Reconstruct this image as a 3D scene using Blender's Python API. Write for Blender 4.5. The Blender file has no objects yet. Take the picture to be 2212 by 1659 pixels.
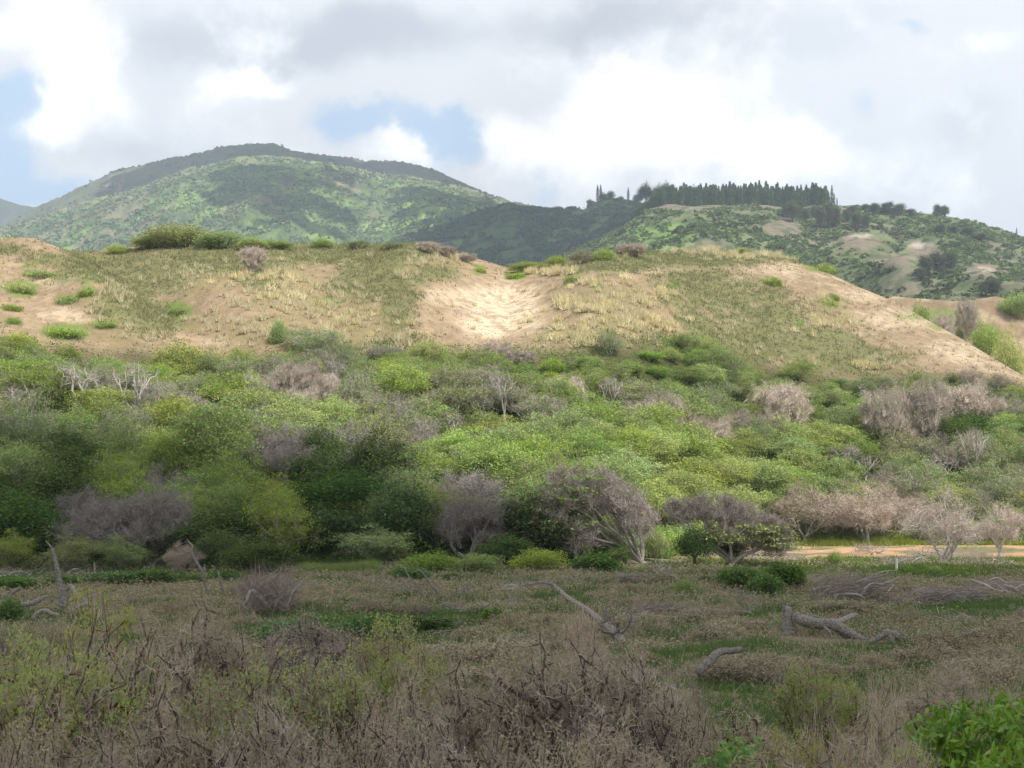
import bpy, math, random
import numpy as np
from mathutils import Vector

# ------------------------------------------------------------------ basics
F, CU, HV, CZ = 3038.0, 1106.0, 1081.0, 4.5      # picture scale (px on a 2212 px wide print), centre column, horizon row, eye height
rng = np.random.default_rng(11)
random.seed(11)
scene = bpy.context.scene
COL = scene.collection
R = math.radians

def wx(u, Y): return (u - CU) / F * Y
def wz(v, Y): return CZ + (HV - v) / F * Y
def yb(v): return CZ * F / (v - HV)               # distance of a spot of the flat field seen on row v

def hash3(ix, iy, iz):
    h = (ix.astype(np.int64) * 374761393 + iy.astype(np.int64) * 668265263 + iz.astype(np.int64) * 2147483647) & 0x7fffffff
    h = ((h ^ (h >> 13)) * 1274126177) & 0x7fffffff
    h = (h ^ (h >> 16)) & 0x7fffffff
    return (h % 100003) / 100003.0

def vnoise(x, y, seed=0):
    x = np.asarray(x, float); y = np.asarray(y, float)
    ix = np.floor(x); iy = np.floor(y)
    fx = x - ix; fy = y - iy
    fx = fx * fx * fx * (fx * (fx * 6 - 15) + 10); fy = fy * fy * fy * (fy * (fy * 6 - 15) + 10)
    s = np.full(ix.shape, seed)
    a = hash3(ix, iy, s); b = hash3(ix + 1, iy, s); c = hash3(ix, iy + 1, s); d = hash3(ix + 1, iy + 1, s)
    return (a * (1 - fx) + b * fx) * (1 - fy) + (c * (1 - fx) + d * fx) * fy

def fbm(x, y, oct=4, seed=0, gain=.5):
    t = 0; a = 1; n = 0
    for i in range(oct):
        t = t + a * vnoise(x * 2 ** i + 17.3 * i, y * 2 ** i - 9.1 * i, seed + i); n += a; a *= gain
    return t / n

def ridged(x, y, oct=4, seed=0):
    t = 0; a = 1; n = 0
    for i in range(oct):
        t = t + a * (1 - np.abs(2 * vnoise(x * 2 ** i + 5.7 * i, y * 2 ** i + 3.3 * i, seed + i) - 1)); n += a; a *= .5
    return t / n

def sstep(a, b, x):
    t = np.clip((x - a) / (b - a), 0, 1)
    return t * t * (3 - 2 * t)

# ------------------------------------------------------------------ meshes
def mk(name, V, quads=None, tris=None, mat=None, smooth=False, col=None):
    me = bpy.data.meshes.new(name)
    V = np.asarray(V, np.float32).reshape(-1, 3)
    L = []; tot = []
    if quads is not None and len(quads):
        q = np.asarray(quads, np.int32).reshape(-1, 4); L.append(q.ravel()); tot.append(np.full(len(q), 4, np.int32))
    if tris is not None and len(tris):
        t = np.asarray(tris, np.int32).reshape(-1, 3); L.append(t.ravel()); tot.append(np.full(len(t), 3, np.int32))
    L = np.concatenate(L); tot = np.concatenate(tot)
    start = np.concatenate([[0], np.cumsum(tot)[:-1]]).astype(np.int32)
    me.vertices.add(len(V)); me.vertices.foreach_set('co', V.ravel())
    me.loops.add(len(L)); me.loops.foreach_set('vertex_index', L)
    me.polygons.add(len(tot)); me.polygons.foreach_set('loop_start', start)
    if smooth: me.polygons.foreach_set('use_smooth', np.ones(len(tot), bool))
    if col is not None:
        ca = me.color_attributes.new('col', 'FLOAT_COLOR', 'POINT')
        c4 = np.ones((len(V), 4), np.float32); c4[:, :3] = col
        ca.data.foreach_set('color', c4.ravel())
    me.update(calc_edges=True)
    if mat: me.materials.append(mat)
    return me

def link(name, me, parent=None):
    o = bpy.data.objects.new(name, me); COL.objects.link(o)
    if parent is not None: o.parent = parent
    return o

def tag(o, label=None, cat=None, group=None, kind=None):
    if label: o['label'] = label
    if cat: o['category'] = cat
    if group: o['group'] = group
    if kind: o['kind'] = kind
    return o

def empty(name, loc, rz=0, sc=(1, 1, 1)):
    o = bpy.data.objects.new(name, None); COL.objects.link(o)
    o.location = loc; o.rotation_euler = (0, 0, rz); o.scale = sc; o.empty_display_size = .2
    return o

class Geo:
    """collects quads and triangles for one mesh"""
    def __init__(s): s.V = []; s.Q = []; s.T = []; s.n = 0
    def add(s, V, Q=None, T=None):
        V = np.asarray(V, float).reshape(-1, 3)
        if Q is not None and len(Q): s.Q.append(np.asarray(Q, int).reshape(-1, 4) + s.n)
        if T is not None and len(T): s.T.append(np.asarray(T, int).reshape(-1, 3) + s.n)
        s.V.append(V); s.n += len(V)
    def mesh(s, name, mat, smooth=False):
        return mk(name, np.concatenate(s.V), np.concatenate(s.Q) if s.Q else None, np.concatenate(s.T) if s.T else None, mat, smooth)

def unit(v): return v / np.maximum(np.linalg.norm(v, axis=-1, keepdims=True), 1e-9)

def frames(d):
    up = np.where(np.abs(d[:, 2:3]) < .9, np.array([[0, 0, 1.]]), np.array([[1., 0, 0]]))
    a = unit(np.cross(d, up)); b = np.cross(d, a)
    return a, b

def prisms(g, P0, P1, r0, r1, k=4):
    P0 = np.asarray(P0); P1 = np.asarray(P1); r0 = np.asarray(r0)[:, None]; r1 = np.asarray(r1)[:, None]
    n = len(P0)
    if n == 0: return
    a, b = frames(unit(P1 - P0))
    ring0 = []; ring1 = []
    for i in range(k):
        w = a * math.cos(2 * math.pi * i / k) + b * math.sin(2 * math.pi * i / k)
        ring0.append(P0 + w * r0); ring1.append(P1 + w * r1)
    V = np.stack(ring0 + ring1, 1).reshape(-1, 3)
    base = np.arange(n)[:, None] * 2 * k
    Q = [np.concatenate([base + i, base + (i + 1) % k, base + k + (i + 1) % k, base + k + i], 1) for i in range(k)]
    g.add(V, Q=np.stack(Q, 1).reshape(-1, 4))

def tube(g, pts, rad, k=8, rough=.0, rs=None, sub=3):
    """one continuous tube along a polyline (smoothed), closed at both ends, with a weathered surface"""
    rs = rs or rng
    pts = np.asarray(pts, float); rad = np.asarray(rad, float)
    if sub > 1 and len(pts) > 2:
        t = np.arange(len(pts)); tt = np.linspace(0, len(pts) - 1, (len(pts) - 1) * sub + 1)
        P = np.pad(pts, ((1, 1), (0, 0)), mode='reflect', reflect_type='odd')
        i = np.minimum(tt.astype(int), len(pts) - 2); f = (tt - i)[:, None]
        a, b, c, d = P[i], P[i + 1], P[i + 2], P[i + 3]
        pts2 = .5 * ((2 * b) + (c - a) * f + (2 * a - 5 * b + 4 * c - d) * f * f + (3 * b - a - 3 * c + d) * f ** 3)
        rad = np.interp(tt, t, rad); pts = pts2
    n = len(pts)
    d = np.gradient(pts, axis=0); d = unit(d)
    a0 = np.array([0, 0, 1.]) if abs(d[0, 2]) < .9 else np.array([1., 0, 0])
    V = []
    a = unit(np.cross(d[0], a0))
    ph = rs.uniform(0, 6.28)
    for i in range(n):
        a = unit(a - d[i] * np.dot(a, d[i])); b = np.cross(d[i], a)
        for j in range(k):
            th = 2 * math.pi * j / k
            rr = rad[i] * (1 + rough * (.5 * math.sin(3 * th + ph + i * .3) + rs.uniform(-.5, .5)))
            V.append(pts[i] + (a * math.cos(th) + b * math.sin(th)) * rr)
    V.append(pts[0] - d[0] * rad[0] * .3); V.append(pts[-1] + d[-1] * rad[-1] * .5)
    Q = [(i * k + j, i * k + (j + 1) % k, (i + 1) * k + (j + 1) % k, (i + 1) * k + j) for i in range(n - 1) for j in range(k)]
    T = [(n * k, (j + 1) % k, j) for j in range(k)] + [(n * k + 1, (n - 1) * k + j, (n - 1) * k + (j + 1) % k) for j in range(k)]
    g.add(V, Q, T)

def leaves(g, C, size, asp=.4, up=.35, rs=None, drop=0.0):
    """rhombic leaf sprays centred on C"""
    rs = rs or rng
    n = len(C); size = np.broadcast_to(np.asarray(size, float), (n,))[:, None]
    d = rs.normal(size=(n, 3)); d[:, 2] *= .55; d[:, 2] -= drop; d = unit(d)
    nn = rs.normal(size=(n, 3)); nn[:, 2] = np.abs(nn[:, 2]) + up * 3
    s = unit(np.cross(d, nn))
    V = np.stack([C - d * size, C + s * size * asp, C + d * size, C - s * size * asp], 1).reshape(-1, 3)
    Q = np.arange(n * 4).reshape(-1, 4)
    g.add(V, Q=Q)

def spikes(g, P, d, length, width, rs=None):
    """thin tapering twigs or blades: one triangle each"""
    rs = rs or rng
    n = len(P); length = np.broadcast_to(np.asarray(length, float), (n,))[:, None]; width = np.broadcast_to(np.asarray(width, float), (n,))[:, None]
    d = unit(d); s = unit(np.cross(d, rs.normal(size=(n, 3))))
    V = np.stack([P - s * width * .5, P + s * width * .5, P + d * length], 1).reshape(-1, 3)
    g.add(V, T=np.arange(n * 3).reshape(-1, 3))

# ------------------------------------------------------------------ materials
def newmat(name):
    m = bpy.data.materials.new(name); m.use_nodes = True
    nt = m.node_tree; nt.nodes.clear()
    return m, nt

class N:
    def __init__(s, nt): s.nt = nt
    def node(s, t, **k):
        n = s.nt.nodes.new(t)
        for a, b in k.items(): setattr(n, a, b)
        return n
    def put(s, sock, v):
        if isinstance(v, bpy.types.NodeSocket): s.nt.links.new(v, sock)
        elif v is not None: sock.default_value = v
    def m(s, op, a, b=None, c=None, clamp=False):
        n = s.node('ShaderNodeMath', operation=op, use_clamp=clamp)
        s.put(n.inputs[0], a); s.put(n.inputs[1], b); s.put(n.inputs[2], c)
        return n.outputs[0]
    def mix(s, f, a, b, mode='MIX'):
        n = s.node('ShaderNodeMix', data_type='RGBA', blend_type=mode)
        s.put(n.inputs[0], f)
        for i, v in ((6, a), (7, b)): s.put(n.inputs[i], v if isinstance(v, bpy.types.NodeSocket) else (*v, 1))
        return n.outputs[2]
    def noise(s, vec, scale, detail=4, rough=.55, out=0, dist=0):
        n = s.node('ShaderNodeTexNoise'); s.put(n.inputs['Vector'], vec); n.inputs['Scale'].default_value = scale
        n.inputs['Detail'].default_value = detail; n.inputs['Roughness'].default_value = rough; n.inputs['Distortion'].default_value = dist
        return n.outputs[out]
    def ramp(s, f, a, b):
        n = s.node('ShaderNodeMapRange', interpolation_type='SMOOTHSTEP'); s.put(n.inputs[0], f); n.inputs[1].default_value = a; n.inputs[2].default_value = b
        return n.outputs[0]

def leafmat(name, ca, cb, cc, trans=.35, hue=.10, gloss=.0):
    """ca / cb: two leaf colours mixed leaf by leaf and clump by clump; cc: older dry leaves"""
    m, nt = newmat(name); k = N(nt)
    rnd = k.node('ShaderNodeNewGeometry').outputs['Random Per Island']
    oi = k.node('ShaderNodeObjectInfo').outputs['Random']
    tc = k.node('ShaderNodeTexCoord').outputs['Object']
    cl = k.noise(tc, .55, 3)
    f = k.m('ADD', k.m('MULTIPLY', rnd, .45), k.m('MULTIPLY', k.ramp(cl, .35, .65), .55))
    c = k.mix(f, ca, cb)
    c = k.mix(k.m('MULTIPLY', k.ramp(k.m('ADD', rnd, k.m('MULTIPLY', oi, .3)), .9, 1.15), .8), c, cc)
    hs = k.node('ShaderNodeHueSaturation')
    k.put(hs.inputs['Hue'], k.m('ADD', .5 - hue * .3, k.m('MULTIPLY', oi, hue * .6)))
    k.put(hs.inputs['Value'], k.m('ADD', .82, k.m('MULTIPLY', k.m('FRACT', k.m('MULTIPLY', oi, 7.31)), .36)))
    k.put(hs.inputs['Saturation'], k.m('ADD', .82, k.m('MULTIPLY', k.m('FRACT', k.m('MULTIPLY', oi, 13.7)), .3)))
    k.put(hs.inputs['Color'], c)
    df = k.node('ShaderNodeBsdfDiffuse'); k.put(df.inputs[0], hs.outputs[0])
    tr = k.node('ShaderNodeBsdfTranslucent'); k.put(tr.inputs[0], k.mix(.35, hs.outputs[0], (.16, .22, .03)))
    ms = k.node('ShaderNodeMixShader'); ms.inputs[0].default_value = trans
    k.put(ms.inputs[1], df.outputs[0]); k.put(ms.inputs[2], tr.outputs[0])
    out = ms.outputs[0]
    if gloss:
        gl = k.node('ShaderNodeBsdfGlossy'); gl.inputs['Roughness'].default_value = .4; gl.inputs[0].default_value = (1, 1, 1, 1)
        m2 = k.node('ShaderNodeMixShader'); m2.inputs[0].default_value = gloss
        k.put(m2.inputs[1], out); k.put(m2.inputs[2], gl.outputs[0]); out = m2.outputs[0]
    k.put(k.node('ShaderNodeOutputMaterial').inputs[0], out)
    return m

def barkmat(name, ca, cb, scale=3.0, rough=.9, island=False):
    m, nt = newmat(name); k = N(nt)
    tc = k.node('ShaderNodeTexCoord').outputs['Object']
    oi = k.node('ShaderNodeObjectInfo').outputs['Random']
    f = k.ramp(k.noise(tc, scale, 5, .65), .3, .7)
    if island: f = k.m('ADD', k.m('MULTIPLY', f, .4), k.m('MULTIPLY', k.node('ShaderNodeNewGeometry').outputs['Random Per Island'], .6))
    c = k.mix(f, ca, cb)
    hs = k.node('ShaderNodeHueSaturation'); k.put(hs.inputs['Value'], k.m('ADD', .8, k.m('MULTIPLY', oi, .4))); k.put(hs.inputs['Color'], c)
    df = k.node('ShaderNodeBsdfDiffuse'); k.put(df.inputs[0], hs.outputs[0]); df.inputs[1].default_value = .5
    if not island:
        wv = k.node('ShaderNodeMapping'); k.put(wv.inputs[0], tc); wv.inputs['Scale'].default_value = (1, 1, 1)
        bp = k.node('ShaderNodeBump'); bp.inputs['Strength'].default_value = .8; bp.inputs['Distance'].default_value = .05
        k.put(bp.inputs['Height'], k.noise(wv.outputs[0], scale * 5, 5, .7)); k.put(df.inputs['Normal'], bp.outputs[0])
    k.put(k.node('ShaderNodeOutputMaterial').inputs[0], df.outputs[0])
    return m

def groundmat(name, scale, amt=.35, bump=.15, bscale=None, b2=None, fine=None):
    """base colour comes from the painted ground map (vertex attribute), broken up by noise; grain by bump"""
    m, nt = newmat(name); k = N(nt)
    at = k.node('ShaderNodeVertexColor', layer_name='col').outputs[0]
    tc = k.node('ShaderNodeTexCoord').outputs['Object']
    n1 = k.noise(tc, scale, 6, .7)
    f = k.m('ADD', 1 - amt, k.m('MULTIPLY', n1, 2 * amt))
    if fine:
        n2 = k.noise(tc, fine, 3, .6); f = k.m('MULTIPLY', f, k.m('ADD', .7, k.m('MULTIPLY', n2, .6)))
    hs = k.node('ShaderNodeHueSaturation'); k.put(hs.inputs['Color'], at); k.put(hs.inputs['Value'], f)
    df = k.node('ShaderNodeBsdfDiffuse'); k.put(df.inputs[0], hs.outputs[0]); df.inputs[1].default_value = .6
    bp = k.node('ShaderNodeBump'); bp.inputs['Strength'].default_value = 1; bp.inputs['Distance'].default_value = bump
    k.put(bp.inputs['Height'], k.noise(tc, bscale or scale * 2, 5, .65)); k.put(df.inputs['Normal'], bp.outputs[0])
    k.put(k.node('ShaderNodeOutputMaterial').inputs[0], df.outputs[0])
    return m

# ------------------------------------------------------------------ camera
cam = bpy.data.cameras.new('camera'); co = bpy.data.objects.new('camera', cam); COL.objects.link(co)
co.location = (0, 0, CZ); co.rotation_euler = (R(90), 0, 0)
cam.sensor_width = 36; cam.lens = 36 * F / 2212; cam.shift_y = (HV - 829.5) / 2212
cam.clip_start = .1; cam.clip_end = 60000
cam.dof.use_dof = True; cam.dof.focus_distance = 130; cam.dof.aperture_fstop = 7.0
scene.camera = co

# ------------------------------------------------------------------ light
EL, AZ = R(48), R(-47)                            # sun: to the right and a little behind the viewer
S = np.array([math.cos(EL) * math.cos(AZ), math.cos(EL) * math.sin(AZ), math.sin(EL)])
sun = bpy.data.lights.new('sun', 'SUN'); sun.energy = 4.3; sun.angle = R(.6); sun.color = (1, .965, .90)
so = bpy.data.objects.new('sun', sun); COL.objects.link(so)
so.rotation_euler = Vector(S).to_track_quat('Z', 'Y').to_euler()
so.location = (0, 0, 50)

w = bpy.data.worlds.new('World'); scene.world = w; w.use_nodes = True
nt = w.node_tree; nt.nodes.clear(); k = N(nt)
sky = k.node('ShaderNodeTexSky', sky_type='NISHITA'); sky.sun_disc = False
sky.sun_elevation = EL; sky.sun_rotation = math.atan2(S[0], S[1]); sky.air_density = 1.0; sky.dust_density = 1.4
STR = .12
d = k.node('ShaderNodeTexCoord').outputs['Generated']
sp = k.node('ShaderNodeSeparateXYZ'); k.put(sp.inputs[0], d)
yy = k.m('MAXIMUM', sp.outputs[1], .15)
big = k.noise(d, 5.0, 5, .5, dist=.0)
wv = k.node('ShaderNodeSeparateColor'); k.put(wv.inputs[0], k.noise(d, 9.0, 6, .55, out=1))
wf = k.node('ShaderNodeSeparateColor'); k.put(wf.inputs[0], k.noise(d, 30.0, 5, .6, out=1))
def warp(base, c):
    return k.m('ADD', base, k.m('ADD', k.m('MULTIPLY', k.m('SUBTRACT', wv.outputs[c], .5), .085), k.m('MULTIPLY', k.m('SUBTRACT', wf.outputs[c], .5), .028)))
A = warp(k.m('DIVIDE', sp.outputs[0], yy), 0)
B = warp(k.m('DIVIDE', sp.outputs[2], yy), 1)
def blob(u, v, ru, rv, amp=1.0):
    a0, b0 = (u - CU) / F, (HV - v) / F
    x = k.m('MULTIPLY', k.m('SUBTRACT', A, a0), F / ru); y = k.m('MULTIPLY', k.m('SUBTRACT', B, b0), F / rv)
    q = k.m('ADD', k.m('MULTIPLY', x, x), k.m('MULTIPLY', y, y))
    return k.m('MULTIPLY', k.m('EXPONENT', k.m('MULTIPLY', q, -1.0)), amp)
def total(bl):
    t = None
    for b in bl:
        g = blob(*b); t = g if t is None else k.m('ADD', t, g)
    return t
fn = k.noise(d, 14.0, 8, .6)
fine = k.m('MULTIPLY', k.m('SUBTRACT', fn, .5), 1.0)
SKY_BLUE = [(-10, 385, 95, 140, 1.25), (40, 195, 50, 60, .65), (820, 303, 165, 52, 1.05), (965, 345, 75, 70, .9), (130, 420, 90, 45, .8),
            (850, 320, 60, 30, -.9), (1170, 405, 90, 60, .55), (1960, 62, 70, 30, .55), (1880, 210, 90, 40, .4), (560, 200, 90, 40, -.4)]
SKY_BRIGHT = [(1400, 240, 200, 110, 1.0), (1250, 330, 160, 100, .45), (140, 130, 110, 110, .95), (80, 260, 60, 50, .7), (540, 215, 110, 45, .75), (870, 335, 65, 35, .8),
              (1060, 290, 90, 70, .55), (1720, 330, 220, 70, .8), (2120, 90, 130, 60, .4), (420, 45, 60, 40, .3), (2000, 380, 200, 70, .35), (1120, 130, 90, 50, .35), (40, 40, 120, 60, .6)]
SKY_DARK = [(640, 110, 270, 80, 1.0), (330, 70, 90, 90, .5), (900, 60, 200, 60, .55), (1330, 40, 260, 55, .85), (1330, 120, 55, 55, .75), (1750, 90, 180, 50, .35), (260, 320, 200, 60, .5),
            (2130, 250, 90, 90, .45), (1060, 400, 140, 60, .3), (1900, 20, 300, 40, .3)]
blue = k.ramp(k.m('ADD', total(SKY_BLUE), k.m('MULTIPLY', fine, -1.6)), .32, .92)
bright = k.ramp(k.m('ADD', total(SKY_BRIGHT), k.m('MULTIPLY', fine, 2.1)), .05, .85)
dark = k.ramp(k.m('ADD', total(SKY_DARK), k.m('MULTIPLY', fine, .9)), .05, .95)
SG = SB = None
CB, CM, CD = (1.65, 1.65, 1.66), (1.10, 1.125, 1.17), (.75, .79, .87)
def sc3(c, f): return tuple(x * f / STR for x in c)
EXPO = .52
g_ = 1 / 2 ** EXPO
cl = k.mix(dark, sc3(CM, g_), sc3(CD, g_))
cl = k.mix(bright, cl, sc3(CB, g_))
# overhead, out of view, the cloud deck's brightness is set to fill the shade
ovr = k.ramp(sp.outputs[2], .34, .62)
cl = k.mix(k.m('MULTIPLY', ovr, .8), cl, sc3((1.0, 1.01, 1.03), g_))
bs = k.node('ShaderNodeMix', data_type='RGBA', blend_type='MULTIPLY'); bs.inputs[0].default_value = 1
k.put(bs.inputs[6], sky.outputs[0]); bs.inputs[7].default_value = (.78, .90, 1.0, 1)
blu = k.mix(.72, bs.outputs[2], sc3((.74, .99, 1.28), g_))
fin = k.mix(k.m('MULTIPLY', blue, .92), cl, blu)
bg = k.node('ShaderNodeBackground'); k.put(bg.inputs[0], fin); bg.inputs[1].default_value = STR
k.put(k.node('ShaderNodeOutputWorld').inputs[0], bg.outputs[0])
w.cycles.sampling_method = 'MANUAL'; w.cycles.sample_map_resolution = 512

scene.view_settings.view_transform = 'Standard'; scene.view_settings.look = 'None'
scene.view_settings.exposure = EXPO; scene.view_settings.gamma = 1; scene.view_settings.use_curve_mapping = False
scene.cycles.max_bounces = 6; scene.cycles.diffuse_bounces = 4; scene.cycles.transmission_bounces = 3; scene.cycles.transparent_max_bounces = 4
scene.cycles.volume_bounces = 0; scene.cycles.caustics_reflective = False; scene.cycles.caustics_refractive = False
scene.cycles.use_denoising = True
# ------------------------------------------------------------------ near ground: field, wooded slope, sand dune
def li(u, pts):
    p = np.array(pts, float); return np.interp(u, p[:, 0], p[:, 1])
def ls(u, pts, w=60):
    p = np.array(pts, float); g = np.arange(p[0, 0] - 400, p[-1, 0] + 400, 10.); y = np.interp(g, p[:, 0], p[:, 1])
    for _ in range(3):
        q = int(w / 10); kk = np.ones(2 * q + 1) / (2 * q + 1); y = np.convolve(np.pad(y, q, mode='edge'), kk, mode='valid')
    return np.interp(u, g, y)

CREST = [(-400, 500), (-150, 508), (0, 522), (50, 532), (95, 547), (200, 542), (320, 530), (400, 527), (560, 524), (700, 527), (850, 529), (900, 530), (950, 535), (1000, 550),
         (1060, 567), (1100, 579), (1150, 573), (1250, 561), (1320, 550), (1420, 543), (1560, 539), (1640, 545), (1700, 558), (1760, 577), (1800, 594), (1850, 618),
         (1900, 638), (1950, 660), (2000, 689), (2080, 733), (2130, 764), (2190, 800), (2300, 860), (2800, 930)]
BASEV = [(-400, 700), (0, 745), (150, 755), (300, 775), (480, 775), (640, 745), (800, 775), (1000, 785), (1150, 775), (1300, 770), (1450, 745), (1600, 770), (1750, 800), (1900, 805), (2050, 805), (2190, 815), (2300, 870), (2800, 935)]
SECOND = [(-400, 700), (1500, 700), (1800, 690), (1930, 640), (2000, 646), (2080, 652), (2150, 640), (2212, 655), (2400, 660), (2800, 680)]

def H(Xa, Ya):
    Xa = np.asarray(Xa, float); Ya = np.asarray(Ya, float)
    Yq = np.maximum(Ya, 40.)
    u = CU + F * Xa / Yq
    yf = ls(u, [(-400, 90), (900, 92), (1300, 100), (1500, 120), (1700, 140), (2300, 142)])
    yB = ls(u, [(-400, 150), (0, 150), (300, 158), (1300, 162), (1600, 186), (1900, 196), (2300, 196)])
    yC = ls(u, [(-400, 205), (0, 208), (300, 222), (1300, 228), (1600, 258), (1800, 246), (2000, 228), (2190, 206), (2300, 204), (2800, 204)])
    zB = CZ + (HV - ls(u, BASEV, 40)) / F * yB
    zC = CZ + (HV - li(u, CREST)) / F * yC
    t = np.clip((Ya - yf) / (yB - yf), 0, 1)
    z = zB * t ** 1.25
    t2 = np.clip((Ya - yB) / (yC - yB), 0, 1)
    z = z + (zC - zB) * (1.35 * t2 - .35 * t2 * t2)
    # landward of the crest: gentle back slope, then the next dune on the right
    zS = CZ + (HV - li(u, SECOND)) / F * 310
    back = np.minimum(zC - 2, zS - 4)
    past = Ya > yC
    t3 = np.clip((Ya - yC) / 45, 0, 1)
    zb = zC + (back - zC) * t3 ** .8
    tt = np.clip((Ya - yC - 45) / np.maximum(310 - yC - 45, 5), 0, 1)
    zb = zb + (zS - back) * tt * tt
    tail = np.clip((Ya - 310) / 120, 0, 1)
    zb = zb * (1 - tail * tail * (3 - 2 * tail)) - 1 * tail
    z = np.where(past, zb, z)
    dm = np.clip((Ya - 148) / 25, 0, 1) * np.clip((yC - Ya) / 14, 0, 1)
    # spur and gully on the left, hollow under the bright sand, low ribs
    us = li(Ya, [(150, 330), (170, 215), (190, 110), (208, 30)])
    z = z + dm * 2.8 * np.exp(-((u - us) / 85) ** 2) - dm * 2.6 * np.exp(-((u - us - 210) / 75) ** 2)
    z = z - dm * 1.5 * np.exp(-((u - 1085) / 130) ** 2) * np.exp(-((Ya - 190) / 22) ** 2)
    z = z + dm * 1.6 * np.exp(-((u - 880) / 70) ** 2) + dm * 1.6 * np.exp(-((u - 1300) / 90) ** 2) - dm * 1.2 * np.exp(-((u - 700) / 90) ** 2)
    z = z + dm * 1.5 * (fbm(Xa / 14, Ya / 14, 3, 5) - .5) + dm * .35 * (fbm(Xa / 2.2, Ya / 2.2, 3, 6) - .5)
    fld = 1 - np.clip((Ya - 96) / 20, 0, 1)
    z = z + fld * (.9 * (fbm(Xa / 4.0, Ya / 4.0, 3, 7) - .62) + .4 * (fbm(Xa / 30, Ya / 30, 2, 8) - .6))
    z = z + (1 - fld) * (1 - np.clip((Ya - 140) / 20, 0, 1)) * 1.2 * (fbm(Xa / 9, Ya / 9, 3, 9) - .5)
    # bank the viewer stands on
    z = z + np.where(Ya < 20, .0075 * np.clip(20 - Ya, 0, 19) ** 2, 0)
    return z

def hz(x, y): return float(H(np.array([x]), np.array([y]))[0])
def base_at(u, Y):
    x = wx(u, Y); return Vector((x, Y, hz(x, Y)))

# what grows where on the dune (print columns/rows of each patch): used for the ground map and for what is planted there
def patches(u, v, lst, soft=.35, n=None):
    m = np.zeros_like(u)
    for (a, b, ra, rb) in lst:
        q = np.sqrt(((u - a) / ra) ** 2 + ((v - b) / rb) ** 2)
        m = np.maximum(m, 1 - sstep(1 - soft, 1 + soft, q + (0 if n is None else (n - .5) * 1.1)))
    return m
OLIVE = [(215, 575, 120, 35), (270, 640, 75, 60), (340, 690, 60, 40), (330, 590, 90, 45), (470, 560, 130, 34), (700, 545, 240, 26), (560, 585, 60, 30), (800, 590, 70, 60), (860, 640, 42, 70), (850, 545, 100, 25),
         (750, 620, 50, 25), (560, 610, 40, 20), (860, 770, 110, 42), (700, 760, 60, 25), (1450, 560, 230, 18), (1330, 572, 90, 20), (1560, 640, 130, 40), (1640, 690, 130, 45), (1500, 610, 90, 25), (1700, 740, 160, 40), (1590, 730, 90, 40),
         (1830, 770, 130, 26), (1300, 745, 45, 22), (1420, 745, 60, 25), (930, 590, 60, 22), (1500, 690, 50, 25), (1210, 578, 90, 10), (100, 560, 60, 14), (20, 540, 40, 12), (1760, 560, 60, 12), (1180, 770, 120, 20)]
STRAW = [(560, 610, 110, 32), (650, 650, 130, 45), (730, 700, 120, 45), (590, 715, 110, 40), (790, 725, 70, 40), (460, 700, 70, 22), (230, 655, 45, 40), (270, 725, 60, 20), (420, 610, 60, 26), (880, 590, 50, 30), (960, 570, 60, 16),
         (1290, 640, 90, 20), (1350, 670, 100, 26), (1390, 715, 80, 35), (1240, 650, 50, 14), (1260, 720, 70, 24), (1200, 735, 60, 16), (1500, 545, 60, 6), (1640, 552, 55, 8), (1580, 560, 70, 8), (1200, 590, 60, 8),
         (1770, 655, 60, 16), (1800, 700, 60, 22), (1790, 690, 40, 25), (1560, 700, 45, 24), (1520, 800, 40, 22), (1900, 800, 90, 14), (1740, 790, 60, 14), (1680, 770, 40, 12), (1960, 770, 50, 10), (470, 760, 80, 16), (900, 740, 60, 20), (1470, 655, 40, 12), (1650, 660, 30, 10)]
BRIGHT = [(1080, 668, 98, 60), (1050, 705, 65, 34), (1120, 640, 60, 30), (110, 600, 60, 16), (150, 680, 70, 16), (480, 745, 60, 14), (470, 690, 60, 10), (1960, 690, 120, 20), (2070, 760, 90, 22), (1680, 580, 60, 10), (1590, 605, 40, 8),
          (1850, 640, 70, 14), (430, 575, 35, 10), (980, 640, 60, 22), (2100, 690, 80, 14), (1410, 585, 60, 6)]
GREEN = [(45, 622, 36, 20), (142, 716, 48, 16), (85, 592, 44, 10), (150, 645, 34, 12), (190, 630, 22, 26), (385, 672, 26, 18), (1035, 584, 16, 13), (1115, 595, 22, 9), (1242, 602, 25, 6), (1670, 608, 20, 9), (1797, 640, 16, 8),
         (1790, 655, 22, 7), (22, 664, 26, 8), (30, 692, 20, 7), (1770, 577, 42, 11), (225, 700, 30, 8), (30, 745, 50, 14), (1480, 745, 50, 26), (705, 652, 28, 16), (2030, 680, 70, 14), (2120, 720, 60, 18), (2060, 700, 50, 14), (1290, 620, 14, 7), (60, 575, 20, 6), (1455, 618, 16, 6), (1730, 700, 12, 8)]
SAND_C = np.array((.305, .228, .148)); BRIGHT_C = np.array((.56, .45, .32)); OLIVE_C = np.array((.15, .16, .07)); STRAW_C = np.array((.25, .20, .11)); GREEN_C = np.array((.12, .20, .035))

def uv_of(Xa, Ya, Za):
    Yq = np.maximum(Ya, 1.); return CU + F * Xa / Yq, HV - F * (Za - CZ) / Yq

def duneness(u, Ya):
    yB = ls(u, [(-400, 150), (0, 150), (300, 158), (1300, 162), (1600, 186), (1900, 196), (2300, 196)])
    return sstep(-6, 4, Ya - yB)

def lerp(a, b, m): return a * (1 - m[..., None]) + b * m[..., None]

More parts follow.
